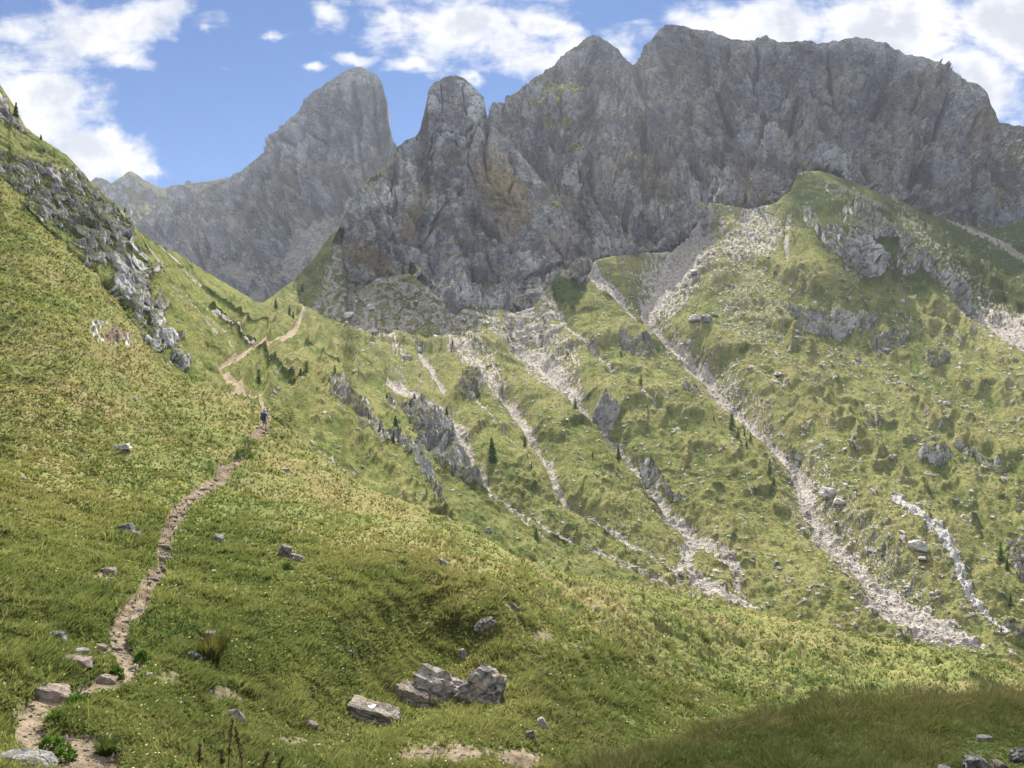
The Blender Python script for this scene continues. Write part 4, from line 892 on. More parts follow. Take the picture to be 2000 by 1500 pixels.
tt = np.clip(1.25 - 1.3 * w1, .4, 1.2)
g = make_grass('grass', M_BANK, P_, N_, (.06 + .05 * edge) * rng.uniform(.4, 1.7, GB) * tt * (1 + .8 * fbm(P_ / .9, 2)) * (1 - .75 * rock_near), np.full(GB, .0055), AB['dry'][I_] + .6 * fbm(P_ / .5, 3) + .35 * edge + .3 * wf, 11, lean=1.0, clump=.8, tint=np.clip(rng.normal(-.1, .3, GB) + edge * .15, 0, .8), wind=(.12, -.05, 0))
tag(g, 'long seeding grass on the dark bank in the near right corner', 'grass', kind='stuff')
GL = 26000
P_, N_, I_ = scatter(LN, AN, GL, msk)
keep = fbm(P_ / 2.6 + 40, 3) + .5 * fbm(P_ / .7, 2) > .16
P_, N_, I_ = P_[keep], N_[keep], I_[keep]; n_ = len(P_) * 5
dd = np.repeat(np.linalg.norm(P_, axis=1), 5); sz = (.012 + .0016 * dd) * rng.uniform(.6, 1.4, n_)
Q_ = np.repeat(P_, 5, 0) + rng.normal(0, 1, (n_, 3)) * (sz * 1.2)[:, None] + np.array([0, 0, 1]) * (sz * rng.uniform(.4, 2.2, n_))[:, None]
a_ = rng.normal(size=(n_, 3)); a_[:, 2] = np.abs(a_[:, 2]) + .3; a_ /= np.linalg.norm(a_, axis=1)[:, None]
b_ = np.cross(a_, rng.normal(size=(n_, 3))); b_ /= np.linalg.norm(b_, axis=1)[:, None]
s_ = sz[:, None]; i_ = np.arange(n_) * 4
g = add_mesh('ground_cover', np.stack([Q_, Q_ + a_ * s_ * .6 + b_ * s_ * .45, Q_ + a_ * s_ * 1.2, Q_ + a_ * s_ * .6 - b_ * s_ * .45], 1).reshape(-1, 3), np.c_[i_, i_ + 1, i_ + 2, i_ + 3], leaf_mat('dwarf_shrub_leaves', (.055, .085, .028), .3, .6))
tag(g, 'low dark leafy herbs and dwarf shrubs among the near meadow grass', 'ground cover', kind='stuff')
GF = 1300
P_, N_, I_ = scatter(LN, AN, GF, msk)
n_ = len(P_); dd = np.linalg.norm(P_, axis=1); sz = np.clip(.005 + .0006 * dd, 0, .028)[:, None]
Q_ = P_ + np.array([0, 0, 1]) * (.05 + .003 * dd)[:, None]; e_ = rng.normal(0, .3, (n_, 3)); i_ = np.arange(n_) * 4
g = add_mesh('wildflowers', np.stack([Q_ + sz * (np.array([1, 0, 0]) + e_), Q_ + sz * (np.array([0, 1, .4]) + e_), Q_ - sz * (np.array([1, 0, 0]) + e_), Q_ - sz * (np.array([0, 1, .4]) + e_)], 1).reshape(-1, 3), np.c_[i_, i_ + 1, i_ + 2, i_ + 3], leaf_mat('flower_petals', (.55, .52, .25), .3, .3))
tag(g, 'tiny pale yellow flowers dotted through the near meadow', 'wildflowers', kind='stuff')
# coarse tussocks on the sunlit valley slope
GV = 60000
okv = (1 - np.clip(AV['rock'] * 1.3 + AV['scree'] * 1.3 + AV['dirt'], 0, 1)) * (RV != 60)
okv = okv * (1 - sstep(.3, .6, AV['shrub_and_shade'])) * (LV.PY.ravel() > V_TOP(LV.PX.ravel()) + 14)
P_, N_, I_ = scatter(LV, AV, GV, okv, ymax=1320)
cl = fbm(P_ / 4.0, 3)
keep = cl + rng.normal(0, .2, GV) > -.02
P_, N_, I_, cl = P_[keep], N_[keep], I_[keep], cl[keep]
d = P_[:, 1]
g = make_grass('ground_cover', M_TURF, P_, N_, (.18 + .0007 * d) * rng.uniform(.6, 1.3, len(d)), .0009 * d, AV['dry'][I_] + rng.normal(0, .2, len(d)), 6, lean=.8, clump=.9, tint=np.zeros(len(d)))
tag(g, 'tufted grass and dwarf shrubs on the sunlit valley slope', 'ground cover', kind='stuff')

# ------------------------------------------------------------------ boulders
def rock_bm(seed, sub=3, dims=(1, .8, .6), nplanes=12, rough=.035, layers=0.0, point=0.0, grain=1.0):
    """broken block: planes cut from a ball, then weathered; unit width"""
    import bmesh
    r = np.random.default_rng(seed)
    bm = bmesh.new(); bmesh.ops.create_icosphere(bm, subdivisions=sub, radius=1)
    d = np.array([v.co[:] for v in bm.verts]); d /= np.linalg.norm(d, axis=1)[:, None]
    n = r.normal(size=(nplanes, 3)); n /= np.linalg.norm(n, axis=1)[:, None]
    n = np.r_[n, [[0, 0, 1], [0, 0, -1], [1, .1, .2], [-1, .2, .1], [.1, -1, .2], [0, 1, .1]]]
    o = np.r_[r.uniform(.72, 1.05, nplanes), r.uniform(.6, .9, 6)]
    dot = d @ n.T
    t = np.where(dot > .05, o / np.maximum(dot, .05), 9).min(1).clip(0, 1.35)
    p = d * t[:, None]
    q = p * 1.7 + seed
    p = p * (1 + rough * 2.2 * fbm(q, 4))[:, None]
    f1, f2, fc = worley(q * 1.3 * grain); p = p * (1 + rough * 1.3 * fc - rough * 1.2 * sstep(.12, 0, f2 - f1))[:, None]
    if layers:
        zz = p[:, 2] * 9 + .6 * fbm(q * .7, 2) + p[:, 0] * .8
        p[:, :2] *= (1 + layers * (sstep(.3, .7, zz % 1) - .5))[:, None]
    if point: p[:, :2] *= (1 - point * sstep(-.2, 1, p[:, 2]))[:, None]
    p = p * np.array(dims) * .55
    for v, c in zip(bm.verts, p): v.co = c
    return bm

def bm_obj(name, bm, mat, smooth=True, parent=None):
    me = bpy.data.meshes.new(name); bm.to_mesh(me); bm.free()
    if mat: me.materials.append(mat)
    if smooth:
        me.polygons.foreach_set('use_smooth', [True] * len(me.polygons))
        if smooth == 'edges': me.set_sharp_from_angle(angle=R(24))
    o = bpy.data.objects.new(name, me); COL.objects.link(o)
    if parent is not None: o.parent = parent
    return o

def seat(L, px, py, sink, size):
    c, n, _ = L.at(px, py)
    return c - Vector((0, 0, sink * size)), n

ROCKS = [  # col, row of the foot's middle, width, height (bearing steps), material, label, options
    (732, 1414, 132, 66, M_STONE3, 'long layered brown grey boulder carrying a small white trail mark', dict(dims=(1, .6, .42), layers=.05, rough=.06, tilt=(6, 20, 8), seed=11)),
    (806, 1372, 76, 48, M_STONE3, 'blocky grey boulder with a notched top beside the layered boulder', dict(dims=(1, .7, .55), rough=.05, tilt=(4, 22, -6), seed=22)),
    (858, 1366, 140, 84, M_STONE5, 'big grey leaning rock with grassy top in the near meadow', dict(dims=(1, .6, .62), rough=.10, tilt=(-18, 26, 10), seed=33, nplanes=9, grain=1.8, layers=.05)),
    (950, 1372, 92, 80, M_STONE5, 'big tan topped craggy rock right of the grey leaning rock', dict(dims=(.9, .7, .85), rough=.09, tilt=(-12, 30, -10), seed=41, nplanes=8, grain=1.8, layers=.05)),
    (903, 1287, 18, 26, M_STONE2, 'small upright grey stone standing above the big leaning rocks', dict(dims=(.6, .5, 1), tilt=(0, -14, 0), seed=5)),
    (453, 1416, 46, 44, M_STONE2, 'pointed pyramid shaped grey stone in trampled grass', dict(dims=(1, .8, 1.0), point=.75, rough=.04, seed=6, tilt=(0, 0, 20))),
    (242, 1032, 42, 34, M_STONE2, 'rounded grey boulder in grass left of the stone steps', dict(dims=(1, .8, .8), seed=7, tilt=(0, -12, 0))),
    (262, 1044, 32, 16, M_STONE3, 'low tan stone touching the rounded grey boulder', dict(dims=(1, .8, .5), seed=8)),
    (426, 1054, 26, 14, M_STONE2, 'low dark grey stone alone on the grass right of the steps', dict(dims=(1, .8, .6), seed=9, tilt=(0, 14, 0))),
    (555, 1082, 26, 26, M_STONE5, 'upright mottled stone of a touching pair in the meadow', dict(dims=(.9, .8, 1), seed=10, tilt=(0, 20, 0))),
    (578, 1094, 36, 20, M_STONE5, 'flat mottled stone of a touching pair in the meadow', dict(dims=(1, .7, .5), seed=12, tilt=(0, 16, 0))),
    (94, 1340, 110, 34, M_STONE4, 'long pinkish boulder tapering down to the path bend', dict(dims=(1, .5, .38), rough=.04, tilt=(0, 15, 14), seed=13, nplanes=10)),
    (103, 1248, 42, 24, M_STONE2, 'low rounded grey boulder uphill of the path', dict(dims=(1, .8, .6), seed=14)),
    (152, 1268, 46, 18, M_STONE2, 'flat brown grey stone between rounded boulder and path', dict(dims=(1, .6, .4), seed=15)),
    (148, 1290, 62, 24, M_STONE4, 'flat pink slab with a pale straight upper edge', dict(dims=(1, .6, .36), seed=16, tilt=(0, 8, 0), nplanes=8)),
    (196, 1256, 28, 20, M_STONE4, 'reddish wedge stone at the left edge of the path', dict(dims=(1, .7, .6), seed=17, tilt=(0, 22, 0))),
    (212, 1304, 40, 26, M_STONE4, 'broken pinkish stone just above the path bend', dict(dims=(1, .7, .6), seed=18, tilt=(0, 18, 0))),
    (44, 1480, 124, 34, M_STONE2, 'long flat topped stone slab in the lower left corner', dict(dims=(1, .42, .26), rough=.02, tilt=(0, 2, -6), seed=19, nplanes=5)),
    (52, 1512, 44, 26, M_STONE3, 'rounded olive stone below the long flat slab', dict(dims=(1, .8, .6), seed=20)),
    (352, 1422, 48, 18, M_STONE3, 'narrow pale flat stone pointing downhill in the grass', dict(dims=(1, .4, .3), seed=21, tilt=(0, 20, -10))),
    (402, 1240, 40, 20, M_STONE3, 'pale flat stone behind the brown tussock', dict(dims=(1, .6, .45), seed=23)),
    (379, 1284, 38, 26, M_STONE2, 'pale lichened stone half buried below the brown tussock', dict(dims=(1, .5, .5), seed=24, tilt=(0, 32, 0))),
    (70, 1126, 30, 12, M_STONE3, 'thin pale stone tilted in grass at far left of the path', dict(dims=(1, .6, .35), seed=25, tilt=(0, -16, 0))),
    (82, 1178, 44, 14, M_STONE2, 'flat grey slab lying in grass left of the eroded bank', dict(dims=(1, .6, .25), seed=26)),
    (146, 1146, 30, 14, M_STONE3, 'small tan stone uphill of the eroded bank', dict(dims=(1, .6, .4), seed=27)),
    (126, 1168, 34, 12, M_STONE3, 'thin buff slab near the flat grey slab', dict(dims=(1, .6, .3), seed=28)),
    (212, 1118, 42, 20, M_STONE4, 'dark reddish brown rock at the eroded edge left of the path', dict(dims=(1, .7, .5), seed=29)),
    (388, 1144, 22, 9, M_STONE, 'little white stone in grass right of the path', dict(dims=(1, .7, .4), seed=30)),
    (234, 876, 46, 14, M_STONE, 'pale flat stone lying in the upper left meadow', dict(dims=(1, .6, .32), seed=31, tilt=(0, -8, 0))),
    (262, 778, 13, 8, M_STONE, 'little white stone by the bare patch of the upper meadow', dict(dims=(1, .7, .6), seed=32)),
    (558, 922, 20, 13, M_STONE2, 'small dark stone below the hiker on the grassy nose', dict(dims=(1, .8, .7), seed=34)),
    (519, 877, 9, 8, M_STONE, 'tiny white stone in grass just right of the leafy bush', dict(dims=(1, .8, .8), seed=35)),
    (182, 692, 32, 32, M_STONE5, 'knobbly dark rock set in the hollow of the left meadow', dict(dims=(1, .8, .9), seed=36, rough=.1)),
    (606, 1416, 44, 22, M_STONE4, 'red brown broken stone lying in grass left of the layered boulder', dict(dims=(1, .5, .4), seed=37, tilt=(0, 26, 0))),
    (866, 1108, 28, 28, M_STONE2, 'grey rock hump in dark grass near the crest', dict(dims=(1, .8, .8), seed=38, tilt=(0, 30, 0))),
    (952, 1226, 44, 20, M_STONE5, 'dark craggy rock in the steep grass above the leaning rocks', dict(dims=(1, .8, .8), seed=39, rough=.1, tilt=(0, 26, 0))),
    (836, 1232, 16, 26, M_STONE2, 'narrow upright stone in dark meadow grass', dict(dims=(.7, .6, 1), seed=40, tilt=(0, -20, 0))),
    (1174, 1432, 32, 12, M_STONE, 'flat white stone alone on the valley floor grass', dict(dims=(1, .6, .32), seed=42)),
    (1107, 1422, 16, 14, M_STONE2, 'small grey stone between the dark knob and the white stone', dict(dims=(1, .8, .7), seed=43)),
    (1036, 1448, 22, 38, M_STONE5, 'dark upright knob of rock near the bottom edge', dict(dims=(.8, .6, 1), seed=44, tilt=(0, -10, 0))),
    (1062, 1424, 18, 26, M_STONE, 'thin pale leaning stone by the dark knob', dict(dims=(.45, .4, 1), seed=45, tilt=(0, -28, 0))),
    (684, 1283, 20, 14, M_STONE2, 'small grey stone uphill of the layered boulder', dict(dims=(1, .7, .6), seed=46)),
    (628, 1272, 16, 13, M_STONE2, 'small stone in the mid meadow slope below the stone pair', dict(dims=(1, .7, .6), seed=47)),
    (1005, 1190, 30, 30, M_STONE5, 'grey rock streak on the steep grass right of the craggy rock', dict(dims=(1, .4, .5), seed=48, tilt=(0, 40, 0))),
    (1240, 1108, 18, 10, M_STONE2, 'flat grey stone on the gravel behind the bench crest', dict(dims=(1, .7, .4), seed=49)),
]
def rock_thing(L, spec, name='boulder', sub=4):
    px, py, w, hh, mat, lab, op = spec
    op = dict(op); seed = op.pop('seed'); tilt = op.pop('tilt', (0, 0, 0)); dims = op.pop('dims')
    c, n, _ = L.at(px, py)
    S = w * c.y / FOC / (dims[0] * 1.02)
    o = bm_obj(name, rock_bm(seed, sub, dims, **op), mat, 'edges')
    o.scale = (S, S, S); o.rotation_euler = (R(tilt[0]), R(tilt[1]), R(tilt[2]))
    zlow = min((o.rotation_euler.to_matrix() @ v.co).z for v in o.data.vertices) * S
    zhi = max((o.rotation_euler.to_matrix() @ v.co).z for v in o.data.vertices) * S
    vis = hh * c.y / FOC
    o.location = (c.x, c.y + dims[1] * S * .15, c.z - zhi + min(vis * .9, (zhi - zlow) * .66))
    tag(o, lab, 'rock' if name == 'boulder' else 'stone', 'loose rocks on the near meadow')
    return o
for s in ROCKS:
    o = rock_thing(LV if s[0] == 1240 else LN, s)
    if s[0] == 732: LAYERED = o
BANKROCKS = [(1848, 1506, 34, 24, M_STONE2, 'pale edged stone leftmost of the rocks in the lower right corner', dict(dims=(1, .8, .7), seed=51)),
             (1905, 1502, 52, 36, M_STONE2, 'broad grey stone in the middle of the lower right corner rocks', dict(dims=(1, .8, .8), seed=52, rough=.08)),
             (1956, 1504, 34, 34, M_STONE3, 'brownish stone second from the right in the lower right corner', dict(dims=(1, .8, .8), seed=53)),
             (1996, 1494, 44, 50, M_STONE2, 'tall lichened grey rock cut by the right frame edge', dict(dims=(1, .8, 1), seed=54, rough=.08)),
             (1926, 1450, 44, 14, M_STONE2, 'flat pale stone lying in the bank grass above the corner rocks', dict(dims=(1, .5, .3), seed=55))]
for s in BANKROCKS: rock_thing(LB, s)
# stone steps in the path
for i, (px, py, w) in enumerate([(306, 1112, 34), (318, 1092, 30), (322, 1078, 34), (316, 1066, 28), (320, 1054, 30), (322, 1040, 26), (330, 1027, 28), (334, 1016, 22), (340, 1006, 22), (352, 991, 20), (372, 970, 22), (384, 961, 20), (400, 946, 20),
                                 (300, 1126, 26), (268, 1180, 26), (245, 1200, 24), (228, 1240, 34)]):
    nth = ['lowest but three', '', ''][0]
    o = rock_thing(LN, (px, py + 3, w, 8, M_STONE3, 'flat brown stone laid as a step in the footpath', dict(dims=(1, .6, .28), seed=70 + i % 6, rough=.03, nplanes=8, tilt=(0, 0, i * 23 % 40 - 20))), 'step_stone', 3)
    o['group'] = 'step stones of the footpath'

# boulders strewn over the valley slope: shared shapes, each one an object
protos = []
for i in range(8):
    pr = bm_obj('boulder', rock_bm(100 + i, 3, [(1, .8, .75), (1, .9, .6), (1, .7, .9), (1, .8, .5), (.9, .8, .8), (1, .6, .6), (1, 1, .7), (.8, .8, 1)][i], rough=.06), [M_STONE, M_STONE, M_STONE2][i % 3], smooth=False)
    protos.append(pr)
used = set()
def boulder(L, px, py, w, label, group, k=None):
    k = random.randrange(8) if k is None else k
    o = protos[k] if k not in used else protos[k].copy()
    if k in used: COL.objects.link(o)
    used.add(k)
    c, n, _ = L.at(px, py)
    S = w * c.y / FOC * .95
    o.location = c + Vector((0, 0, S * .14)); o.scale = (S, S * random.uniform(.8, 1.1), S * random.uniform(.8, 1.1))
    o.rotation_euler = (random.uniform(-.3, .3), random.uniform(-.3, .3), random.uniform(0, 6.28))
    tag(o, label, 'boulder', group); return o
GBO = 'boulders strewn over the valley slope'
for px, py, w, lab, k in [
        (1620, 952, 42, 'largest grey boulder beside the long debris channel, pale on top', 0), (1640, 972, 26, 'rounded boulder leaning under the largest grey boulder', 6), (1636, 992, 20, 'low boulder in grass just below the two big boulders', 3),
        (1358, 622, 30, 'left boulder of the big pair above the long debris channel', 1), (1379, 630, 30, 'right darker boulder of the big pair above the long debris channel', 2), (1396, 606, 20, 'flat pale boulder on top of the big pair', 3),
        (1355, 517, 18, 'rounded boulder on the scree cone below the cliff foot', 6), (1348, 645, 14, 'small boulder below the big pair at the channel edge', 0), (1520, 738, 20, 'lone pale boulder right of the long channel in mid slope', 1),
        (1790, 1076, 38, 'smooth dark grey boulder left of the white limestone strip', 4), (1800, 1094, 22, 'lower boulder touching the smooth dark grey boulder', 3), (1774, 1130, 20, 'dark boulder among pale stones below the smooth grey boulder', 2),
        (1712, 1166, 18, 'dark boulder at the left edge of the lower gravel fan', 5), (1674, 1192, 13, 'pale boulder alone on the grass near the bench crest', 0), (1762, 1050, 14, 'flat white boulder above the smooth dark grey boulder', 3),
        (1706, 1054, 14, 'pale boulder right of the long channel near a boulder row', 1), (1726, 1068, 16, 'elongated pale boulder ending a row near the long channel', 5), (1884, 1012, 14, 'white boulder in grass right of the limestone strip', 0),
        (1850, 782, 16, 'pale boulder in the right grass field', 6), (1757, 748, 14, 'rounded boulder on the right boulder field', 6), (1733, 678, 12, 'pale boulder under the small rounded outcrop', 1), (1868, 965, 20, 'boulder on the right slope above the limestone strip', 2)]:
    boulder(LV, px, py, w, lab, GBO, k)
for px, py, w, lab, k in [
        (725, 680, 17, 'tall white pillar boulder standing on the saddle meadow', 7), (676, 645, 12, 'rounded pale boulder at the left edge of the boulder field', 6), (718, 657, 10, 'white boulder above the tall white pillar', 0), (731, 644, 17, 'square pale grey block below the shaded rubble', 4),
        (704, 637, 18, 'slanted grey block left of the square pale block', 5), (682, 608, 26, 'large shaded wedge boulder in the rubble under the buttress', 1), (722, 606, 20, 'large pointed boulder in the shaded rubble', 7), (711, 596, 13, 'upright boulder next to the pointed one in shaded rubble', 2),
        (748, 640, 15, 'brown grey block right of the square pale block', 1), (817, 672, 18, 'grey block at the head of the short rubble gully', 4), (795, 700, 24, 'big dark grey boulder left of the short rubble gully', 2), (849, 650, 18, 'rounded pale boulder under the sunlit white rock', 6),
        (710, 682, 9, 'small pale boulder just left of the tall white pillar', 3), (676, 632, 10, 'pale upright block at the rim of the shaded rubble', 7), (700, 629, 12, 'grey block above the slanted block', 0)]:
    boulder(LV, px, py, w, lab, 'boulders fallen below the rock buttress', k)
for px, py, w, lab, k in [(957, 1026, 18, 'grey boulder in dark grass below the cave cliff', 2), (962, 1052, 14, 'smaller grey boulder near the meadow crest under the cave cliff', 1), (1105, 758, 14, 'grey boulder on the green spur right of the rubble gully', 0),
                          (1109, 809, 12, 'small dark boulder mid way down the green spur', 3), (1112, 765, 10, 'white boulder just below the grey spur boulder', 1), (1330, 1112, 18, 'boulder on gravel left of the forked fan', 4), (1318, 1098, 14, 'pale stone block in the gravel left of the forked fan', 5)]:
    boulder(LV, px, py, w, lab, GBO, k)
def strew(n, box, wr, label, group, avoid=True, L=LV):
    c = 0
    while c < n:
        px = random.uniform(box[0], box[2]); py = random.uniform(box[1], box[3])
        if py < V_TOP(px) + 12 or py > N_TOP(px) - 4: continue
        q, nn, (r_, c_) = L.at(px, py); i_ = r_ * L.n + c_
        if RV[i_] >= 30: continue
        if fbm(np.array([[px / 60, py / 45, 7.]]), 2)[0] + random.gauss(0, .15) < -.05: continue
        w = wr[0] * (wr[1] / wr[0]) ** (random.random() ** 2.2)
        boulder(L, px, py, w, label, group); c += 1
GS = 'small stones scattered over the near meadow'
c = 0
while c < 60:
    px = random.uniform(0, 1300); py = random.uniform(900, 1490)
    if py < N_TOP(px) + 25 or fbm(np.array([[px / 130, py / 110, 3.]]), 2)[0] < -.02 or (px > 1050 and py > 1420): continue
    c += 1
    boulder(LN, px, py, random.uniform(5, 15), 'small pale stone half hidden in the near meadow grass', GS)
strew(95, (1440, 650, 2000, 1190), (5, 14), 'small pale boulder on the boulder strewn grass right of the long channel', GBO)
strew(45, (1280, 440, 1560, 760), (5, 12), 'small pale boulder on the upper slope around the scree cone', GBO)
strew(60, (640, 560, 1000, 720), (5, 12), 'small pale boulder in the rubble field under the buttress', 'boulders fallen below the rock buttress')
strew(40, (980, 640, 1330, 1080), (5, 9), 'small pale boulder on the green spurs in mid slope', GBO)

def rubble(name, L, A, n, mask, wr, label, mat, seedk=3, ymax=1560):
    P, N, I = scatter(L, A, n, mask, ymax=ymax)
    import bmesh
    shapes = []
    for s in range(seedk):
        bm = rock_bm(200 + s, 1, (1, .8, .6), rough=.05); bm.verts.ensure_lookup_table()
        shapes.append((np.array([v.co[:] for v in bm.verts]), np.array([[v.index for v in f.verts] for f in bm.faces]))); bm.free()
    Vs, Fs, off = [], [], 0
    a = rng.uniform(0, 6.28, n)
    S = wr[0] * (wr[1] / wr[0]) ** (rng.random(n) ** 2) * P[:, 1] / FOC
    k = rng.integers(0, seedk, n)
    for s in range(seedk):
        v, f = shapes[s]; m = np.where(k == s)[0]
        ca, sa = np.cos(a[m]), np.sin(a[m])
        X = v[None, :, 0] * ca[:, None] - v[None, :, 1] * sa[:, None]; Y = v[None, :, 0] * sa[:, None] + v[None, :, 1] * ca[:, None]
        Z = np.repeat(v[None, :, 2], len(m), 0)
        Q = np.stack([X, Y, Z], -1) * S[m][:, None, None] * np.stack([np.ones(len(m)), rng.uniform(.7, 1.1, len(m)), rng.uniform(.6, 1, len(m))], -1)[:, None] + P[m][:, None] + np.array([0, 0, 1]) * (S[m] * .1)[:, None, None]
        Vs.append(Q.reshape(-1, 3)); Fs.append((f[None] + (np.arange(len(m)) * len(v))[:, None, None] + off).reshape(-1, 3)); off += len(m) * len(v)
    o = add_mesh(name, np.concatenate(Vs), np.concatenate(Fs), mat, smooth=False)
    tag(o, label, 'rubble', kind='stuff'); return o
M_RUBBLE = stone_mat('loose_rubble', (.30, .27, .24), (.60, .56, .51), scale=.4)
rubble('rubble', LV, AV, 9000, np.clip(AV['scree'], 0, 1) * (LV.PY.ravel() > V_TOP(LV.PX.ravel()) + 8) + .004, (2.0, 7), 'loose pale rubble lying in the debris channels and on the scree', M_RUBBLE, ymax=1300)
rubble('gravel', LN, AN, 3200, np.clip(AN['dirt'], 0, 1) ** 1.5 + .004, (1.5, 14), 'loose gravel and stones on the footpath and worn ground', stone_mat('path_gravel', (.12, .095, .072), (.36, .30, .24), scale=3), ymax=1560)

# white trail mark painted on the layered boulder
def paint_mark(o):
    from mathutils.bvhtree import BVHTree
    dg = bpy.context.evaluated_depsgraph_get(); dg.update()
    bv = BVHTree.FromPolygons([o.matrix_world @ v.co for v in o.data.vertices], [p.vertices[:] for p in o.data.polygons])
    V = []; F = []; nx, ny = 9, 4
    for j in range(ny):
        for i in range(nx):
            px = 719 + i * 15 / (nx - 1); py = 1379 + (j - 1.5) * 1.5 * (.35 + math.sin(3.1 * (i + .6) / nx)) + 1.6 * math.sin(i * .55)
            d = Vector(((px - CX) / FOC, 1, (CY - py) / FOC)).normalized()
            h = bv.ray_cast(Vector((0, 0, 0)), d)
            if h[0] is None: return
            V.append(o.matrix_world.inverted() @ (h[0] + h[1] * .006))
    for j in range(ny - 1):
        for i in range(nx - 1): F.append([j * nx + i, j * nx + i + 1, (j + 1) * nx + i + 1, (j + 1) * nx + i])
    m = add_mesh('trail_mark', np.array([v[:] for v in V]), np.array(F), plain_mat('white_paint', (.8, .8, .78), .6, .08))
    m.parent = o
bpy.context.view_layer.update(); paint_mark(LAYERED)
# ------------------------------------------------------------------ trees and plants
def conifer_parts(seed, spread=.2, dense=1.0, droop=.35):
    r = random.Random(seed); V, F = [], []
    nl = int(17 * dense) + 4
    for l in range(nl):
        t = (l + r.random() * .6) / nl; z = .07 + .92 * t
        rad = spread * (1 - t) ** .85 * (.75 + .5 * r.random()) + .012
        nb = max(4, int(10 * (1 - t) + 4))
        a0 = r.random() * 6.28
        for b in range(nb):
            if r.random() < .12: continue
            a = a0 + 6.283 * b / nb + r.uniform(-.3, .3); L = rad * r.uniform(.6, 1.2)
            ca, sa = math.cos(a), math.sin(a)
            nseg = 4
            for s in range(nseg):
                u = (s + .7) / nseg; x = L * u; zz = z - droop * L * u * u + .05 * L
                w = (.045 + .5 * L * (1 - u)) * r.uniform(.5, .9) * .55
                cx, cy = ca * x, sa * x; ux, uy = -sa * w, ca * w
                tz = r.uniform(-.02, .02); i = len(V)
                V += [(cx - ux, cy - uy, zz - .02 + tz), (cx + ux, cy + uy, zz - .02 - tz), (cx + ca * w * 1.5, cy + sa * w * 1.5, zz - .035), (cx, cy, zz + .03)]
                F += [(i, i + 2, i + 3), (i + 2, i + 1, i + 3)]
    tv, tf = [], []
    m = 7; ring = []
    for k, (z, q) in enumerate([(-.08, .026), (.05, .02), (.4, .013), (.8, .006), (.99, .0015)]):
        for j in range(m):
            a = 6.283 * j / m; tv.append((q * math.cos(a) + .004 * math.sin(9 * z), q * math.sin(a), z))
    for k in range(4):
        for j in range(m): tf.append((k * m + j, k * m + (j + 1) % m, (k + 1) * m + (j + 1) % m, (k + 1) * m + j))
    return np.array(V), np.array(F), np.array(tv), np.array(tf)

TPROTO = []
for s, sp, de, dr, mt in [(1, .20, 1.0, .4, M_NEEDLE), (2, .25, 1.1, .3, M_NEEDLE), (3, .17, .9, .5, M_NEEDLE), (4, .24, .7, .2, M_LARCH), (5, .28, .75, .15, M_LARCH)]:
    a, b, c, d = conifer_parts(s, sp, de, dr)
    e = empty('conifer_tree')
    add_mesh('crown', a, b, mt, smooth=True, parent=e); add_mesh('trunk', c, d, M_BARK, parent=e)
    TPROTO.append(e)
tused = set()
def tree(L, px, py, hp, k, label, group):
    e0 = TPROTO[k]; e = e0
    if k in tused:
        e = e0.copy(); COL.objects.link(e)
        for ch in list(e0.children):
            c = ch.copy(); COL.objects.link(c); c.parent = e
    tused.add(k)
    c, n, _ = L.at(px, py)
    S = hp * .8 * c.y / FOC
    e.location = c; e.scale = (S * random.uniform(.9, 1.2), S * random.uniform(.9, 1.2), S)
    e.rotation_euler = (random.uniform(-.05, .05), random.uniform(-.05, .05), random.uniform(0, 6.28))
    tag(e, label, 'tree', group)
GT = 'young conifers scattered over the valley slope'
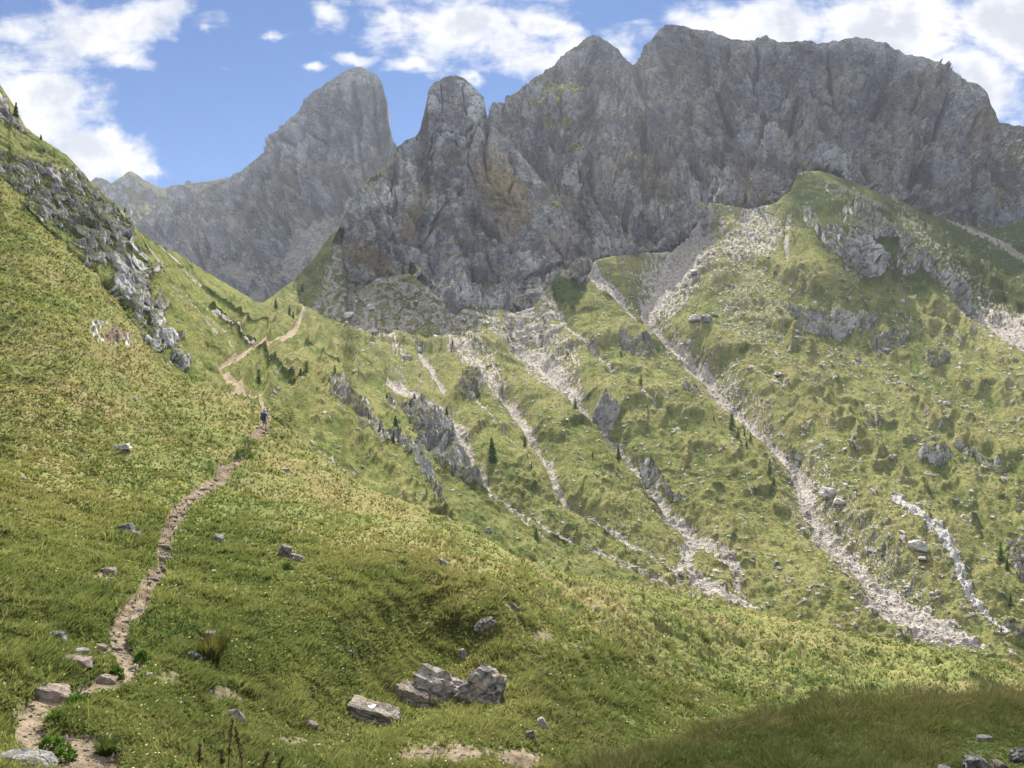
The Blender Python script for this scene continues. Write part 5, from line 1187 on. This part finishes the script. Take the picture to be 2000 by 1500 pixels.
for px, py, hp, k, lab in [
        (29, 232, 40, 2, 'slender conifer against the sky at the upper left edge'), (79, 273, 14, 1, 'stunted conifer on the left skyline below the slender one'), (86, 300, 14, 1, 'dark bushy conifer in grass under the left skyline'),
        (243, 415, 12, 1, 'dark shrubby conifer on the rocky rib near the distant ridge'), (195, 400, 14, 1, 'dark bushy conifer in the middle of the rocky rib'),
        (540, 602, 28, 0, 'lone dark conifer left of the saddle'), (565, 613, 25, 2, 'left conifer of the tight pair at the saddle'), (574, 617, 20, 0, 'right conifer of the tight pair at the saddle'),
        (583, 573, 15, 2, 'lower conifer of two on the grass slope above the saddle'), (589, 567, 19, 0, 'upper conifer of two on the grass slope above the saddle'), (573, 560, 9, 1, 'tiny conifer on the grass skyline above the saddle'),
        (506, 750, 40, 3, 'pale feathery larch beside the path above the hiker'), (586, 743, 28, 1, 'dark squat conifer of two on the bright slope'), (595, 737, 34, 4, 'taller pale larch of two on the bright slope'),
        (648, 748, 24, 4, 'thin pale larch above the craggy rock rib'), (812, 770, 24, 1, 'dark conifer above the cave cliff, left'), (873, 797, 36, 2, 'dark dense conifer on top of the cave cliff'), (778, 838, 52, 0, 'tall dark conifer left of the cave cliff'),
        (742, 842, 20, 1, 'small dark conifer at the edge of the bright grass strip'), (768, 866, 34, 2, 'dark conifer between the bright strip and the cave cliff'), (858, 775, 20, 4, 'small larch beside the rubble at the cliff top'), (760, 765, 18, 1, 'dark bushy conifer on the green shoulder'),
        (963, 884, 62, 0, 'tall dark conifer standing in the gully right of the cave cliff'), (1027, 858, 26, 2, 'dark conifer on the spur left of the rubble gully'), (883, 676, 14, 0, 'small conifer by the pale gravel above the squat outcrop'),
        (978, 746, 14, 1, 'small dark conifer right of the squat outcrop'), (1126, 782, 30, 4, 'pale larch alone on the bright spur crest'), (1214, 870, 36, 2, 'dark conifer at the shaded spur in mid slope'), (1252, 744, 28, 3, 'pale larch in the grass left of the long channel'),
        (1213, 684, 16, 0, 'small conifer below the slanting outcrop'), (1430, 834, 40, 4, 'largest larch of the clump left of the long channel'), (1441, 848, 28, 3, 'second larch of the clump left of the long channel'), (1453, 842, 20, 2, 'small dark conifer at the right of the larch clump'),
        (1466, 852, 24, 3, 'rightmost larch of the clump left of the long channel'), (1458, 866, 18, 0, 'lowest little conifer under the larch clump'), (1504, 918, 42, 3, 'dark larch above the trodden terraces'), (1512, 935, 24, 2, 'small dark conifer under the larch above the terraces'),
        (1052, 1044, 34, 4, 'pale larch low on the slope near the meadow crest'), (1956, 1088, 44, 3, 'large larch beside the dark outcrop at right'), (1968, 1110, 30, 0, 'dark conifer below the large larch at right'), (1974, 1180, 36, 2, 'dark conifer low beside the right frame edge'),
        (1394, 820, 14, 0, 'tiny dark conifer left of the larch clump'), (1160, 880, 16, 1, 'little dark conifer in the shaded spur grass'), (1340, 830, 14, 2, 'tiny conifer in mid slope left of the larches'), (1040, 905, 14, 2, 'tiny conifer on the bright spur below the rubble gully')]:
    tree(LV, px, py, hp, k, lab, GT)
for px, py, hp, k, lab in [(722, 348, 12, 0, 'leftmost conifer of the row on the buttress crest'), (728, 345, 15, 2, 'second conifer from the left on the buttress crest'), (735, 342, 16, 0, 'tallest conifer in the row on the buttress crest'), (742, 339, 11, 1, 'rightmost bushy conifer of the row on the buttress crest'),
                          (776, 292, 12, 1, 'bushy conifer on the ridge left of the rounded tower'), (794, 274, 11, 0, 'small conifer at the notch left of the rounded tower'), (815, 266, 14, 1, 'bushy conifer at the foot of the rounded tower')]:
    tree(LK, px, py + 3, hp, k, lab, 'conifers on the buttress crest')

def leaf_bush(name, mat, L, px, py, wp, hp, n, leaf, label, cat, seed, up=.3):
    r = np.random.default_rng(seed); c, nn, _ = L.at(px, py); S = c.y / FOC
    W, H = wp * S * .5, hp * S
    d = r.normal(size=(n, 3)); d /= np.linalg.norm(d, axis=1)[:, None]; d[:, 2] = np.abs(d[:, 2])
    rad = r.uniform(.45, 1, n) ** .5 * (1 + .35 * fbm(d * 2 + seed, 2))
    P = d * rad[:, None] * np.array([W, W * .8, H]) + np.array(c)
    a = r.normal(size=(n, 3)) + d * .6; a[:, 2] += up; a /= np.linalg.norm(a, axis=1)[:, None]
    b = np.cross(a, r.normal(size=(n, 3))); b /= np.linalg.norm(b, axis=1)[:, None]
    s = leaf * r.uniform(.6, 1.3, n)[:, None]
    V = np.stack([P, P + a * s * .5 + b * s * .3, P + a * s, P + a * s * .5 - b * s * .3], 1).reshape(-1, 3)
    i = np.arange(n) * 4
    o = add_mesh(name, V - np.array(c), np.c_[i, i + 1, i + 2, i + 3], mat)
    o.location = c; tag(o, label, cat); return o
leaf_bush('green_bush', M_LEAF, LN, 476, 897, 40, 24, 900, .10, 'round bright green leafy bush beside the path below the hiker', 'bush', 3)
leaf_bush('low_bush', M_LEAF, LN, 478, 868, 50, 9, 500, .10, 'low green shrubby patch left of the path close to the hiker', 'bush', 4)
for px, py, w, h, lab in [(98, 1432, 44, 24, 'low leafy plant at the inner edge of the lower path bend'), (124, 1456, 40, 26, 'bright leafy plant between the path and the gravel patch'), (112, 1392, 40, 20, 'dark leafy plant right of the path bend'),
                          (150, 1364, 50, 18, 'leafy plants edging the path above its lower bend'), (228, 1298, 26, 22, 'little leafy plant on the path corner beside broken stones'), (206, 1338, 56, 20, 'bright leafy plants just below the upper path bend'), (276, 1284, 24, 20, 'leafy plant with white flowers right of the path corner'), (560, 1108, 20, 12, 'small leafy plant below the pair of mottled stones')]:
    leaf_bush('leafy_plant', M_LEAF, LN, px, py, w, h, 260, .055, lab, 'plant', int(px))
def tussock(L, px, py, wp, hp, label, mat, seed, n=420):
    r = np.random.default_rng(seed); c, nn, _ = L.at(px, py); S = c.y / FOC; H = hp * S; W = wp * S * .5
    a = r.uniform(0, 6.283, n); q = np.sqrt(r.random(n)); base = np.c_[np.cos(a) * q, np.sin(a) * q, -.1 + 0 * a] * W * .5
    top = base + np.c_[np.cos(a) * q * W * .9 + W * .15, np.sin(a) * q * W * .7, H * r.uniform(.6, 1.05, n)]
    s = np.c_[-np.sin(a), np.cos(a), 0 * a] * W * .03; mid = base * .45 + top * .55 + np.array([0, 0, H * .12])
    V = np.stack([base - s, base + s, mid + s * .8, mid - s * .8, top], 1).reshape(-1, 3); i = np.arange(n) * 5
    F = np.concatenate([np.c_[i, i + 1, i + 2], np.c_[i, i + 2, i + 3], np.c_[i + 3, i + 2, i + 4]])
    o = add_mesh('grass_tussock', V, F, mat); o.location = c; tag(o, label, 'tussock'); return o
tussock(LN, 412, 1288, 60, 56, 'dark brown grass tussock in front of the pale flat stone', M_TUSSOCK, 1)
tussock(LN, 206, 1452, 50, 34, 'green tussock at the upper rim of the gravel patch', M_TUFT, 3)
tussock(LN, 175, 1170, 56, 34, 'dense green tussock left of the eroded bank', M_TUFT, 4)
def dock(px, py, hp, label, seed, bend):
    r = random.Random(seed); c, nn, _ = LN.at(px, py); H = hp * c.y / FOC
    e = empty('dry_stalk', c); tag(e, label, 'dry plant', 'withered stalks in the near meadow')
    pts = [Vector((bend * H * (t ** 2), .02 * math.sin(5 * t), H * t)) for t in np.linspace(-.05, 1, 12)]
    V, F = [], []
    for i, q in enumerate(pts):
        w = .006 * (1 - .6 * i / 11) + .002
        for j in range(5): V.append((q.x + w * math.cos(j * 1.257), q.y + w * math.sin(j * 1.257), q.z))
    for i in range(11):
        for j in range(5): F.append((i * 5 + j, i * 5 + (j + 1) % 5, (i + 1) * 5 + (j + 1) % 5, (i + 1) * 5 + j))
    add_mesh('stem', np.array(V), np.array(F), M_DRYLEAF, parent=e)
    V, F = [], []
    for k in range(150):
        t = r.uniform(.45, 1); q = pts[int(t * 11)]; a = r.random() * 6.28; s = r.uniform(.008, .02); rr = r.uniform(.005, .05) * (1.3 - t)
        o = Vector((q.x + rr * math.cos(a), q.y + rr * math.sin(a), H * t)); u = Vector((r.gauss(0, 1), r.gauss(0, 1), r.gauss(0, 1))).normalized() * s; v = Vector((r.gauss(0, 1), r.gauss(0, 1), 1)).normalized() * s * 1.6
        i = len(V); V += [tuple(o - u), tuple(o + u), tuple(o + v)]; F.append((i, i + 1, i + 2))
    add_mesh('seed_head', np.array(V), np.array(F), M_DRYLEAF, parent=e)
for px, py, hp, lab, sd, bd in [(444, 1545, 132, 'tallest dark withered stalk at the bottom edge under the pointed stone', 1, .1), (474, 1545, 124, 'dark withered stalk right of the tallest one', 2, -.12), (432, 1530, 60, 'short withered stalk left of the tallest one', 3, .05),
                                (505, 1530, 66, 'slanting withered stalk right of the two tall ones', 4, .35), (540, 1528, 50, 'short slanting withered stalk farthest right at the bottom edge', 5, .3), (385, 1520, 70, 'thin withered stalk left of the tall stalks', 6, .1)]:
    dock(px, py, hp, lab, sd, bd)

# ------------------------------------------------------------------ the hikers
M_SKIN = plain_mat('skin', (.45, .29, .21), .6, .1); M_SHORT = plain_mat('shorts_cloth', (.20, .20, .21)); M_SHIRT = plain_mat('shirt_cloth', (.10, .12, .20)); M_PACK = plain_mat('pack_cloth', (.012, .018, .075), .7)
M_PACK2 = plain_mat('pack_trim', (.17, .18, .26), .7); M_BOOT = plain_mat('boot_leather', (.06, .04, .03)); M_HAT = plain_mat('hat_cloth', (.33, .31, .36)); M_POLE = plain_mat('pole_metal', (.05, .05, .055), .4); M_HAIR = plain_mat('hair', (.03, .022, .018)); M_PINK = plain_mat('pink_pack_cloth', (.28, .08, .14), .7); M_SOCK = plain_mat('sock_wool', (.09, .05, .04))

def skin_chain(name, joints, mat, parent=None, sub=2):
    """one continuous body: joints {key: (xyz, radius, parent key)}"""
    keys = list(joints); me = bpy.data.meshes.new(name)
    me.from_pydata([joints[k][0] for k in keys], [(keys.index(k), keys.index(joints[k][2])) for k in keys if joints[k][2]], [])
    o = bpy.data.objects.new(name, me); COL.objects.link(o)
    md = o.modifiers.new('skin', 'SKIN'); md.use_smooth_shade = True
    if not me.skin_vertices: me.skin_vertices.new()
    for i, k in enumerate(keys):
        r = joints[k][1]; me.skin_vertices[0].data[i].radius = r if isinstance(r, tuple) else (r, r)
        me.skin_vertices[0].data[i].use_root = joints[k][2] is None
    sb = o.modifiers.new('sub', 'SUBSURF'); sb.levels = sb.render_levels = sub
    me.materials.append(mat)
    if parent is not None: o.parent = parent
    return o

def rounded(name, size, mat, parent, loc, rot=(0, 0, 0), bev=.3, bulge=.0, taper=0.0):
    import bmesh
    bm = bmesh.new(); bmesh.ops.create_cube(bm, size=1)
    bmesh.ops.subdivide_edges(bm, edges=bm.edges[:], cuts=4, use_grid_fill=True)
    for v in bm.verts:
        c = v.co; k = max(abs(c.x), abs(c.y), abs(c.z)) * 2; L = c.length * 2 + 1e-6
        s = (1 - bev) + bev * k / L * 1.15
        v.co = Vector((c.x * s * (1 - taper * (c.z + .5)), c.y * s + bulge * (.25 - c.x ** 2) * (1 if c.y < 0 else 0) * -1, c.z * s))
        v.co = Vector((v.co.x * size[0], v.co.y * size[1], v.co.z * size[2]))
    o = bm_obj(name, bm, mat, True, parent); o.location = loc; o.rotation_euler = rot
    return o

def hiker(L, px, py, label, scale, pack_mat, pack_lab, detail=True):
    c, n, _ = L.at(px, py)
    e = empty('person', c); e.scale = (scale,) * 3; e.rotation_euler = (0, 0, R(-6)); tag(e, label, 'person')
    # walking away from the viewer (+Y): right leg planted, left leg swinging behind
    J = {'pelvis': ((0, 0, .93), (.135, .10), None), 'waist': ((0, .01, 1.08), (.125, .09), 'pelvis'), 'chest': ((0, .03, 1.28), (.155, .105), 'waist'), 'collar': ((0, .04, 1.42), (.10, .08), 'chest'), 'neck': ((0, .055, 1.50), .052, 'collar'),
         'chin': ((0, .085, 1.575), (.065, .08), 'neck'), 'skull': ((0, .075, 1.665), (.078, .092), 'chin'), 'crown': ((0, .065, 1.72), (.058, .07), 'skull'),
         'hip_r': ((.09, .01, .88), .088, 'pelvis'), 'knee_r': ((.085, .10, .49), .056, 'hip_r'), 'calf_r': ((.085, .075, .36), .056, 'knee_r'), 'ank_r': ((.085, .06, .09), .038, 'calf_r'), 'toe_r': ((.09, .20, .045), .036, 'ank_r'),
         'hip_l': ((-.09, 0, .88), .088, 'pelvis'), 'knee_l': ((-.095, .04, .49), .056, 'hip_l'), 'calf_l': ((-.095, -.06, .38), .056, 'knee_l'), 'ank_l': ((-.095, -.22, .16), .038, 'calf_l'), 'toe_l': ((-.10, -.12, .055), .034, 'ank_l'),
         'sho_r': ((.19, .03, 1.39), .062, 'collar'), 'elb_r': ((.27, -.02, 1.12), .042, 'sho_r'), 'wri_r': ((.25, .16, .98), .028, 'elb_r'), 'palm_r': ((.245, .22, .965), (.038, .02), 'wri_r'),
         'sho_l': ((-.19, .03, 1.39), .062, 'collar'), 'elb_l': ((-.29, .06, 1.15), .042, 'sho_l'), 'wri_l': ((-.25, .27, 1.08), .028, 'elb_l'), 'palm_l': ((-.245, .33, 1.08), (.038, .02), 'wri_l')}
    for s, x, y, z in (('r', .245, .25, .955), ('l', -.245, .36, 1.07)):
        for f in range(4):
            xx = x + (f - 1.5) * .018
            J['f%d%s' % (f, s)] = ((xx, y + .012 + .004 * (f in (1, 2)), z), .0085, 'palm_' + s); J['g%d%s' % (f, s)] = ((xx, y + .026, z - .022), .008, 'f%d%s' % (f, s)); J['h%d%s' % (f, s)] = ((xx, y + .008, z - .040), .0075, 'g%d%s' % (f, s))
        sx = 1 if s == 'l' else -1
        J['t0' + s] = ((x + sx * .04, y - .02, z - .005), .0095, 'palm_' + s); J['t1' + s] = ((x + sx * .045, y + .008, z - .022), .0085, 't0' + s)
    skin_chain('body', J, M_SKIN, e)
    # face: nose, ears, eyes, mouth (turned uphill, away from the viewer)
    fb = rounded('nose', (.022, .03, .04), M_SKIN, e, (0, .172, 1.625), (R(-15), 0, 0))
    for s in (-1, 1):
        rounded('ear', (.014, .03, .055), M_SKIN, e, (s * .08, .065, 1.63)); rounded('eye', (.022, .012, .012), M_HAIR, e, (s * .03, .160, 1.650))
    rounded('mouth', (.045, .012, .010), M_SOCK, e, (0, .163, 1.585))
    skin_chain('shirt', {'a': ((0, .0, .96), (.15, .115), None), 'b': ((0, .012, 1.1), (.14, .105), 'a'), 'c': ((0, .03, 1.28), (.17, .12), 'b'), 'd': ((0, .04, 1.41), (.115, .09), 'c'), 'n': ((0, .05, 1.47), .062, 'd'),
                       'r': ((.19, .03, 1.39), .072, 'd'), 'r2': ((.25, -.008, 1.19), .058, 'r'), 'l': ((-.19, .03, 1.39), .072, 'd'), 'l2': ((-.265, .052, 1.21), .058, 'l')}, M_SHIRT, e)
    skin_chain('shorts', {'p': ((0, 0, .95), (.148, .112), None), 'r': ((.09, .012, .87), .102, 'p'), 'r2': ((.088, .06, .64), .086, 'r'), 'l': ((-.09, .002, .87), .102, 'p'), 'l2': ((-.094, .026, .64), .086, 'l')}, M_SHORT, e)
    skin_chain('hair', {'a': ((0, .045, 1.60), (.068, .06), None), 'b': ((0, .05, 1.68), (.084, .085), 'a'), 'c': ((0, .06, 1.72), (.07, .075), 'b')}, M_HAIR, e)
    for s, a, t, h in (('r', (.085, .06, .09), (.09, .21, .045), 0), ('l', (-.095, -.22, .16), (-.10, -.11, .055), 0)):
        skin_chain('boot', {'a': ((a[0], a[1], a[2] + .07), .048, None), 'b': ((a[0], a[1] - .01, a[2] - .03), .05, 'a'), 'c': ((t[0], t[1], t[2]), .046, 'b'), 'd': ((t[0], t[1] + .04, t[2] - .008), .036, 'c')}, M_BOOT, e)
    # hat with brim
    import bmesh
    bm = bmesh.new(); prof = [(.155, 1.685), (.15, 1.70), (.098, 1.705), (.094, 1.75), (.07, 1.79), (.0, 1.80)]; m = 24
    rings = [[bm.verts.new((q * math.cos(6.283 * j / m), .065 + q * 1.12 * math.sin(6.283 * j / m), z + .012 * math.cos(12.57 * j / m) * (q > .12))) for j in range(m)] for q, z in prof]
    for a, b in zip(rings, rings[1:]):
        for j in range(m): bm.faces.new((a[j], a[(j + 1) % m], b[(j + 1) % m], b[j]))
    bm_obj('hat', bm, M_HAT, True, e)
    # the rucksack is a thing of its own, carried on the back
    p = empty('backpack', c); p.scale = e.scale; p.rotation_euler = e.rotation_euler; tag(p, pack_lab, 'backpack')
    rounded('pack_body', (.33, .23, .56), pack_mat, p, (0, -.215, 1.20), (R(-6), 0, 0), .28, .25)
    rounded('lid', (.31, .25, .13), M_PACK2, p, (0, -.19, 1.50), (R(-4), 0, 0), .4)
    rounded('front_pocket', (.22, .07, .28), pack_mat, p, (0, -.345, 1.13), (R(-6), 0, 0), .3)
    for s in (-1, 1):
        rounded('side_pocket', (.06, .13, .22), M_PACK2 if s < 0 else pack_mat, p, (s * .185, -.20, 1.06), (0, 0, 0), .35)
        st = skin_chain('shoulder_strap', {'a': ((s * .10, -.10, 1.46), (.024, .010), None), 'b': ((s * .12, .02, 1.495), (.024, .010), 'a'), 'c': ((s * .13, .15, 1.40), (.024, .010), 'b'), 'd': ((s * .13, .15, 1.22), (.02, .008), 'c'), 'e': ((s * .15, .0, 1.08), (.014, .007), 'd'), 'f': ((s * .15, -.11, 1.05), (.014, .007), 'e')}, M_PACK2, p, 1)
    bl = [(.17 * math.cos(t), .005 + .135 * math.sin(t), 1.0) for t in np.linspace(-2.4, 5.2 - 1.5, 14)]
    skin_chain('hip_belt', {str(i): (q, (.012, .028), str(i - 1) if i else None) for i, q in enumerate(bl)}, M_PACK2, p, 1)
    if detail:
        po = empty('trekking_pole', c); po.scale = e.scale; po.rotation_euler = e.rotation_euler; tag(po, 'dark trekking pole slanting from the hiker\'s right hand', 'trekking pole')
        skin_chain('shaft', {'a': ((.245, .245, .97), .009, None), 'b': ((.33, .05, .5), .008, 'a'), 'c': ((.42, -.16, .0), .006, 'b')}, M_POLE, po, 1)
        skin_chain('grip', {'a': ((.243, .252, 1.0), .016, None), 'b': ((.247, .240, .92), .015, 'a')}, M_POLE, po, 1)
    return e
hiker(LN, 515, 838, 'hiker in shorts and hat walking away up the path with dark blue backpack', 1.0, M_PACK, 'dark blue backpack on the near hiker\'s back')
hiker(LV, 758, 661, 'tiny distant hiker on the saddle meadow with pinkish backpack', 1.0, M_PINK, 'pinkish backpack of the tiny distant hiker', False)
# ------------------------------------------------------------------ air, sky, light, camera
SUN_EL, SUN_AZ = 44.0, 3.0          # degrees; azimuth from +Y, positive to the right
HAZE = 0.00009
bm_ = np.array([[x, y, z] for z in (-75, 500) for y in (-60, 1800) for x in (-1900, 1900)], float)
hz = add_mesh('haze', bm_, np.array([[0, 2, 3, 1], [4, 5, 7, 6], [0, 1, 5, 4], [2, 6, 7, 3], [0, 4, 6, 2], [1, 3, 7, 5]]), None, smooth=False)
m = bpy.data.materials.new('thin_haze'); m.use_nodes = True; m.node_tree.nodes.clear()
k = NT(m.node_tree); out = k.n('ShaderNodeOutputMaterial')
pv = k.n('ShaderNodeVolumePrincipled', ins={'Color': (.80, .87, 1.0, 1), 'Density': HAZE, 'Anisotropy': .25})
k.t.links.new(pv.outputs[0], out.inputs['Volume']); hz.data.materials.append(m)
tag(hz, 'thin blue haze in the valley air between the viewer and the peaks', 'haze', kind='stuff')

w = bpy.data.worlds.new('World'); sc.world = w; w.use_nodes = True; w.node_tree.nodes.clear()
k = NT(w.node_tree)
wo = k.n('ShaderNodeOutputWorld'); bg = k.n('ShaderNodeBackground'); k.t.links.new(bg.outputs[0], wo.inputs[0])
sky = k.n('ShaderNodeTexSky', sky_type='NISHITA', sun_disc=False, sun_elevation=R(SUN_EL), sun_rotation=R(SUN_AZ), altitude=2000, air_density=1.0, dust_density=.6, ozone_density=1.6)
dirv = k.n('ShaderNodeTexCoord').outputs['Generated']
xyz = k.n('ShaderNodeSeparateXYZ', ins={0: dirv})
yy = k.math('MAXIMUM', xyz.outputs[1], .12)
u = k.math('DIVIDE', xyz.outputs[0], yy); v = k.math('DIVIDE', xyz.outputs[2], yy)
uv = k.n('ShaderNodeCombineXYZ', ins={0: u, 1: v, 2: 0.0}).outputs[0]
CLOUDS = [(60, 180, 190, 120, -12, 1.1), (185, 60, 210, 62, -14, .95), (310, 10, 110, 42, -16, .8), (250, 105, 62, 24, 0, .75), (200, 290, 110, 62, 8, 1.15), (250, 310, 80, 55, 40, 1.1), (130, 330, 110, 90, 0, 1.1), (300, 330, 50, 26, 45, .9), (215, 255, 52, 34, 0, .8),
          (40, 60, 120, 60, 0, .6), (635, 28, 62, 22, 24, .75), (605, 133, 40, 13, 0, .75), (700, 112, 60, 16, -5, .8), (530, 62, 44, 20, 20, .5), (440, 132, 56, 13, 4, .5), (485, 146, 30, 9, 0, .5), (390, 52, 24, 14, 0, .45),
          (760, 40, 60, 46, 0, .85), (880, 55, 160, 80, 10, 1.05), (990, 110, 130, 60, 20, 1.0), (800, 118, 60, 22, -10, .8), (925, 152, 60, 20, 10, .7), (1060, 50, 130, 50, 10, .9), (1225, 78, 90, 60, 0, .9), (1120, 100, 110, 50, 0, .8), (880, -20, 240, 50, 0, .8),
          (1400, 42, 110, 60, -10, 1.1), (1540, 50, 200, 80, 0, 1.2), (1760, 60, 260, 130, 0, 1.2), (1900, 150, 170, 110, 20, 1.1), (1980, 60, 180, 130, 0, 1.2), (1500, -60, 500, 60, 0, .8), (1985, 240, 60, 40, 0, .5), (1180, -80, 300, 50, 0, .6), (100, -120, 500, 120, 0, .7)]
acc = None
wv = k.n('ShaderNodeTexNoise', ins={'Vector': uv, 'Scale': 9.0, 'Detail': 4.0, 'Roughness': .6}).outputs['Color']
uvw = k.vadd(uv, k.vmul(k.vadd(wv, (-.5, -.5, 0)), (.07, .07, 0)))
for cx, cy, rx, ry, ang, a in CLOUDS:
    mp = k.n('ShaderNodeMapping', vector_type='TEXTURE', ins={'Vector': uvw, 'Location': ((cx - CX) / FOC, (CY - cy) / FOC, 0), 'Rotation': (0, 0, R(-ang)), 'Scale': (1.45 * rx / FOC, 1.45 * ry / FOC, 1)}).outputs[0]
    g = k.n('ShaderNodeTexGradient', gradient_type='QUADRATIC_SPHERE', ins={0: mp}).outputs['Fac']
    g = k.math('MULTIPLY', k.math('POWER', g, .6), a)
    acc = g if acc is None else k.math('MAXIMUM', acc, g)
n1 = k.noise(k.vmul(uv, (1, 1.25, 1)), 11.0, 9, .60, .3); n2 = k.noise(uv, 34.0, 6, .6, .4)
den = k.math('ADD', acc, k.math('ADD', k.math('MULTIPLY', k.math('SUBTRACT', n1, .5), 1.5), k.math('MULTIPLY', k.math('SUBTRACT', n2, .5), .45)))
st = k.n('ShaderNodeMapping', ins={'Vector': uv, 'Rotation': (0, 0, R(24)), 'Scale': (9, 34, 1)}).outputs[0]
den = k.math('ADD', den, k.math('MULTIPLY', k.math('SUBTRACT', k.noise(st, 1.0, 6, .6, .5), .5), .9))
cov = k.ramp(den, .20, .82)
core = k.ramp(k.math('ADD', den, k.math('MULTIPLY', k.math('SUBTRACT', k.noise(k.vadd(uv, (.013, -.02, 0)), 15.0, 7, .6), .5), 2.8)), .62, 1.35)
cc = k.mix(core, (.98, .98, 1.0), (.66, .69, .76))
skyc = k.n('ShaderNodeVectorMath', operation='SCALE', ins={0: k.vmul(sky.outputs[0], SKY_TINT), 'Scale': SKY_GAIN}).outputs[0]
cc = k.n('ShaderNodeVectorMath', operation='SCALE', ins={0: cc, 'Scale': CLOUD_GAIN}).outputs[0]
# bright unseen clouds added over and behind the viewer as fill light
bn = k.noise(dirv, 2.6, 8, .6, .3)
bc = k.ramp(bn, .40, .56)
back = k.math('MAXIMUM', k.math('MULTIPLY', k.ramp(xyz.outputs[1], .15, -.15), k.ramp(xyz.outputs[2], .34, .55)), k.ramp(xyz.outputs[2], .56, .70))
front = k.ramp(xyz.outputs[1], .0, .2)
bcc = k.n('ShaderNodeVectorMath', operation='SCALE', ins={0: k.mix(k.ramp(bn, .52, .75), (1, 1, 1), (.75, .78, .84)), 'Scale': FILL_GAIN}).outputs[0]
full = k.mix(k.math('MULTIPLY', cov, front), skyc, cc)
full = k.mix(k.math('MULTIPLY', bc, back), full, bcc)
k.t.links.new(full, bg.inputs[0]); bg.inputs[1].default_value = SKY_STR

sl = bpy.data.lights.new('sun', 'SUN'); sl.energy = SUN_STR; sl.angle = R(.55); sl.color = (1.0, .95, .87)
so = bpy.data.objects.new('sun', sl); COL.objects.link(so)
d = Vector((math.sin(R(SUN_AZ)) * math.cos(R(SUN_EL)), math.cos(R(SUN_AZ)) * math.cos(R(SUN_EL)), math.sin(R(SUN_EL))))
so.rotation_euler = d.to_track_quat('Z', 'Y').to_euler(); so.location = d * 50

cam = bpy.data.cameras.new('camera'); co = bpy.data.objects.new('camera', cam); COL.objects.link(co)
cam.sensor_width = 36; cam.lens = 36 * FOC / 2000; cam.clip_start = .1; cam.clip_end = 12000
co.location = (0, 0, 0); co.rotation_euler = (R(90), 0, 0); sc.camera = co

sc.render.engine = 'CYCLES'
sc.cycles.use_denoising = True
sc.cycles.max_bounces = 5; sc.cycles.diffuse_bounces = 3; sc.cycles.transmission_bounces = 3; sc.cycles.volume_bounces = 0
sc.cycles.sample_clamp_indirect = 6
sc.view_settings.view_transform = 'Standard'; sc.view_settings.look = 'None'; sc.view_settings.gamma = 1; sc.view_settings.exposure = EXPO
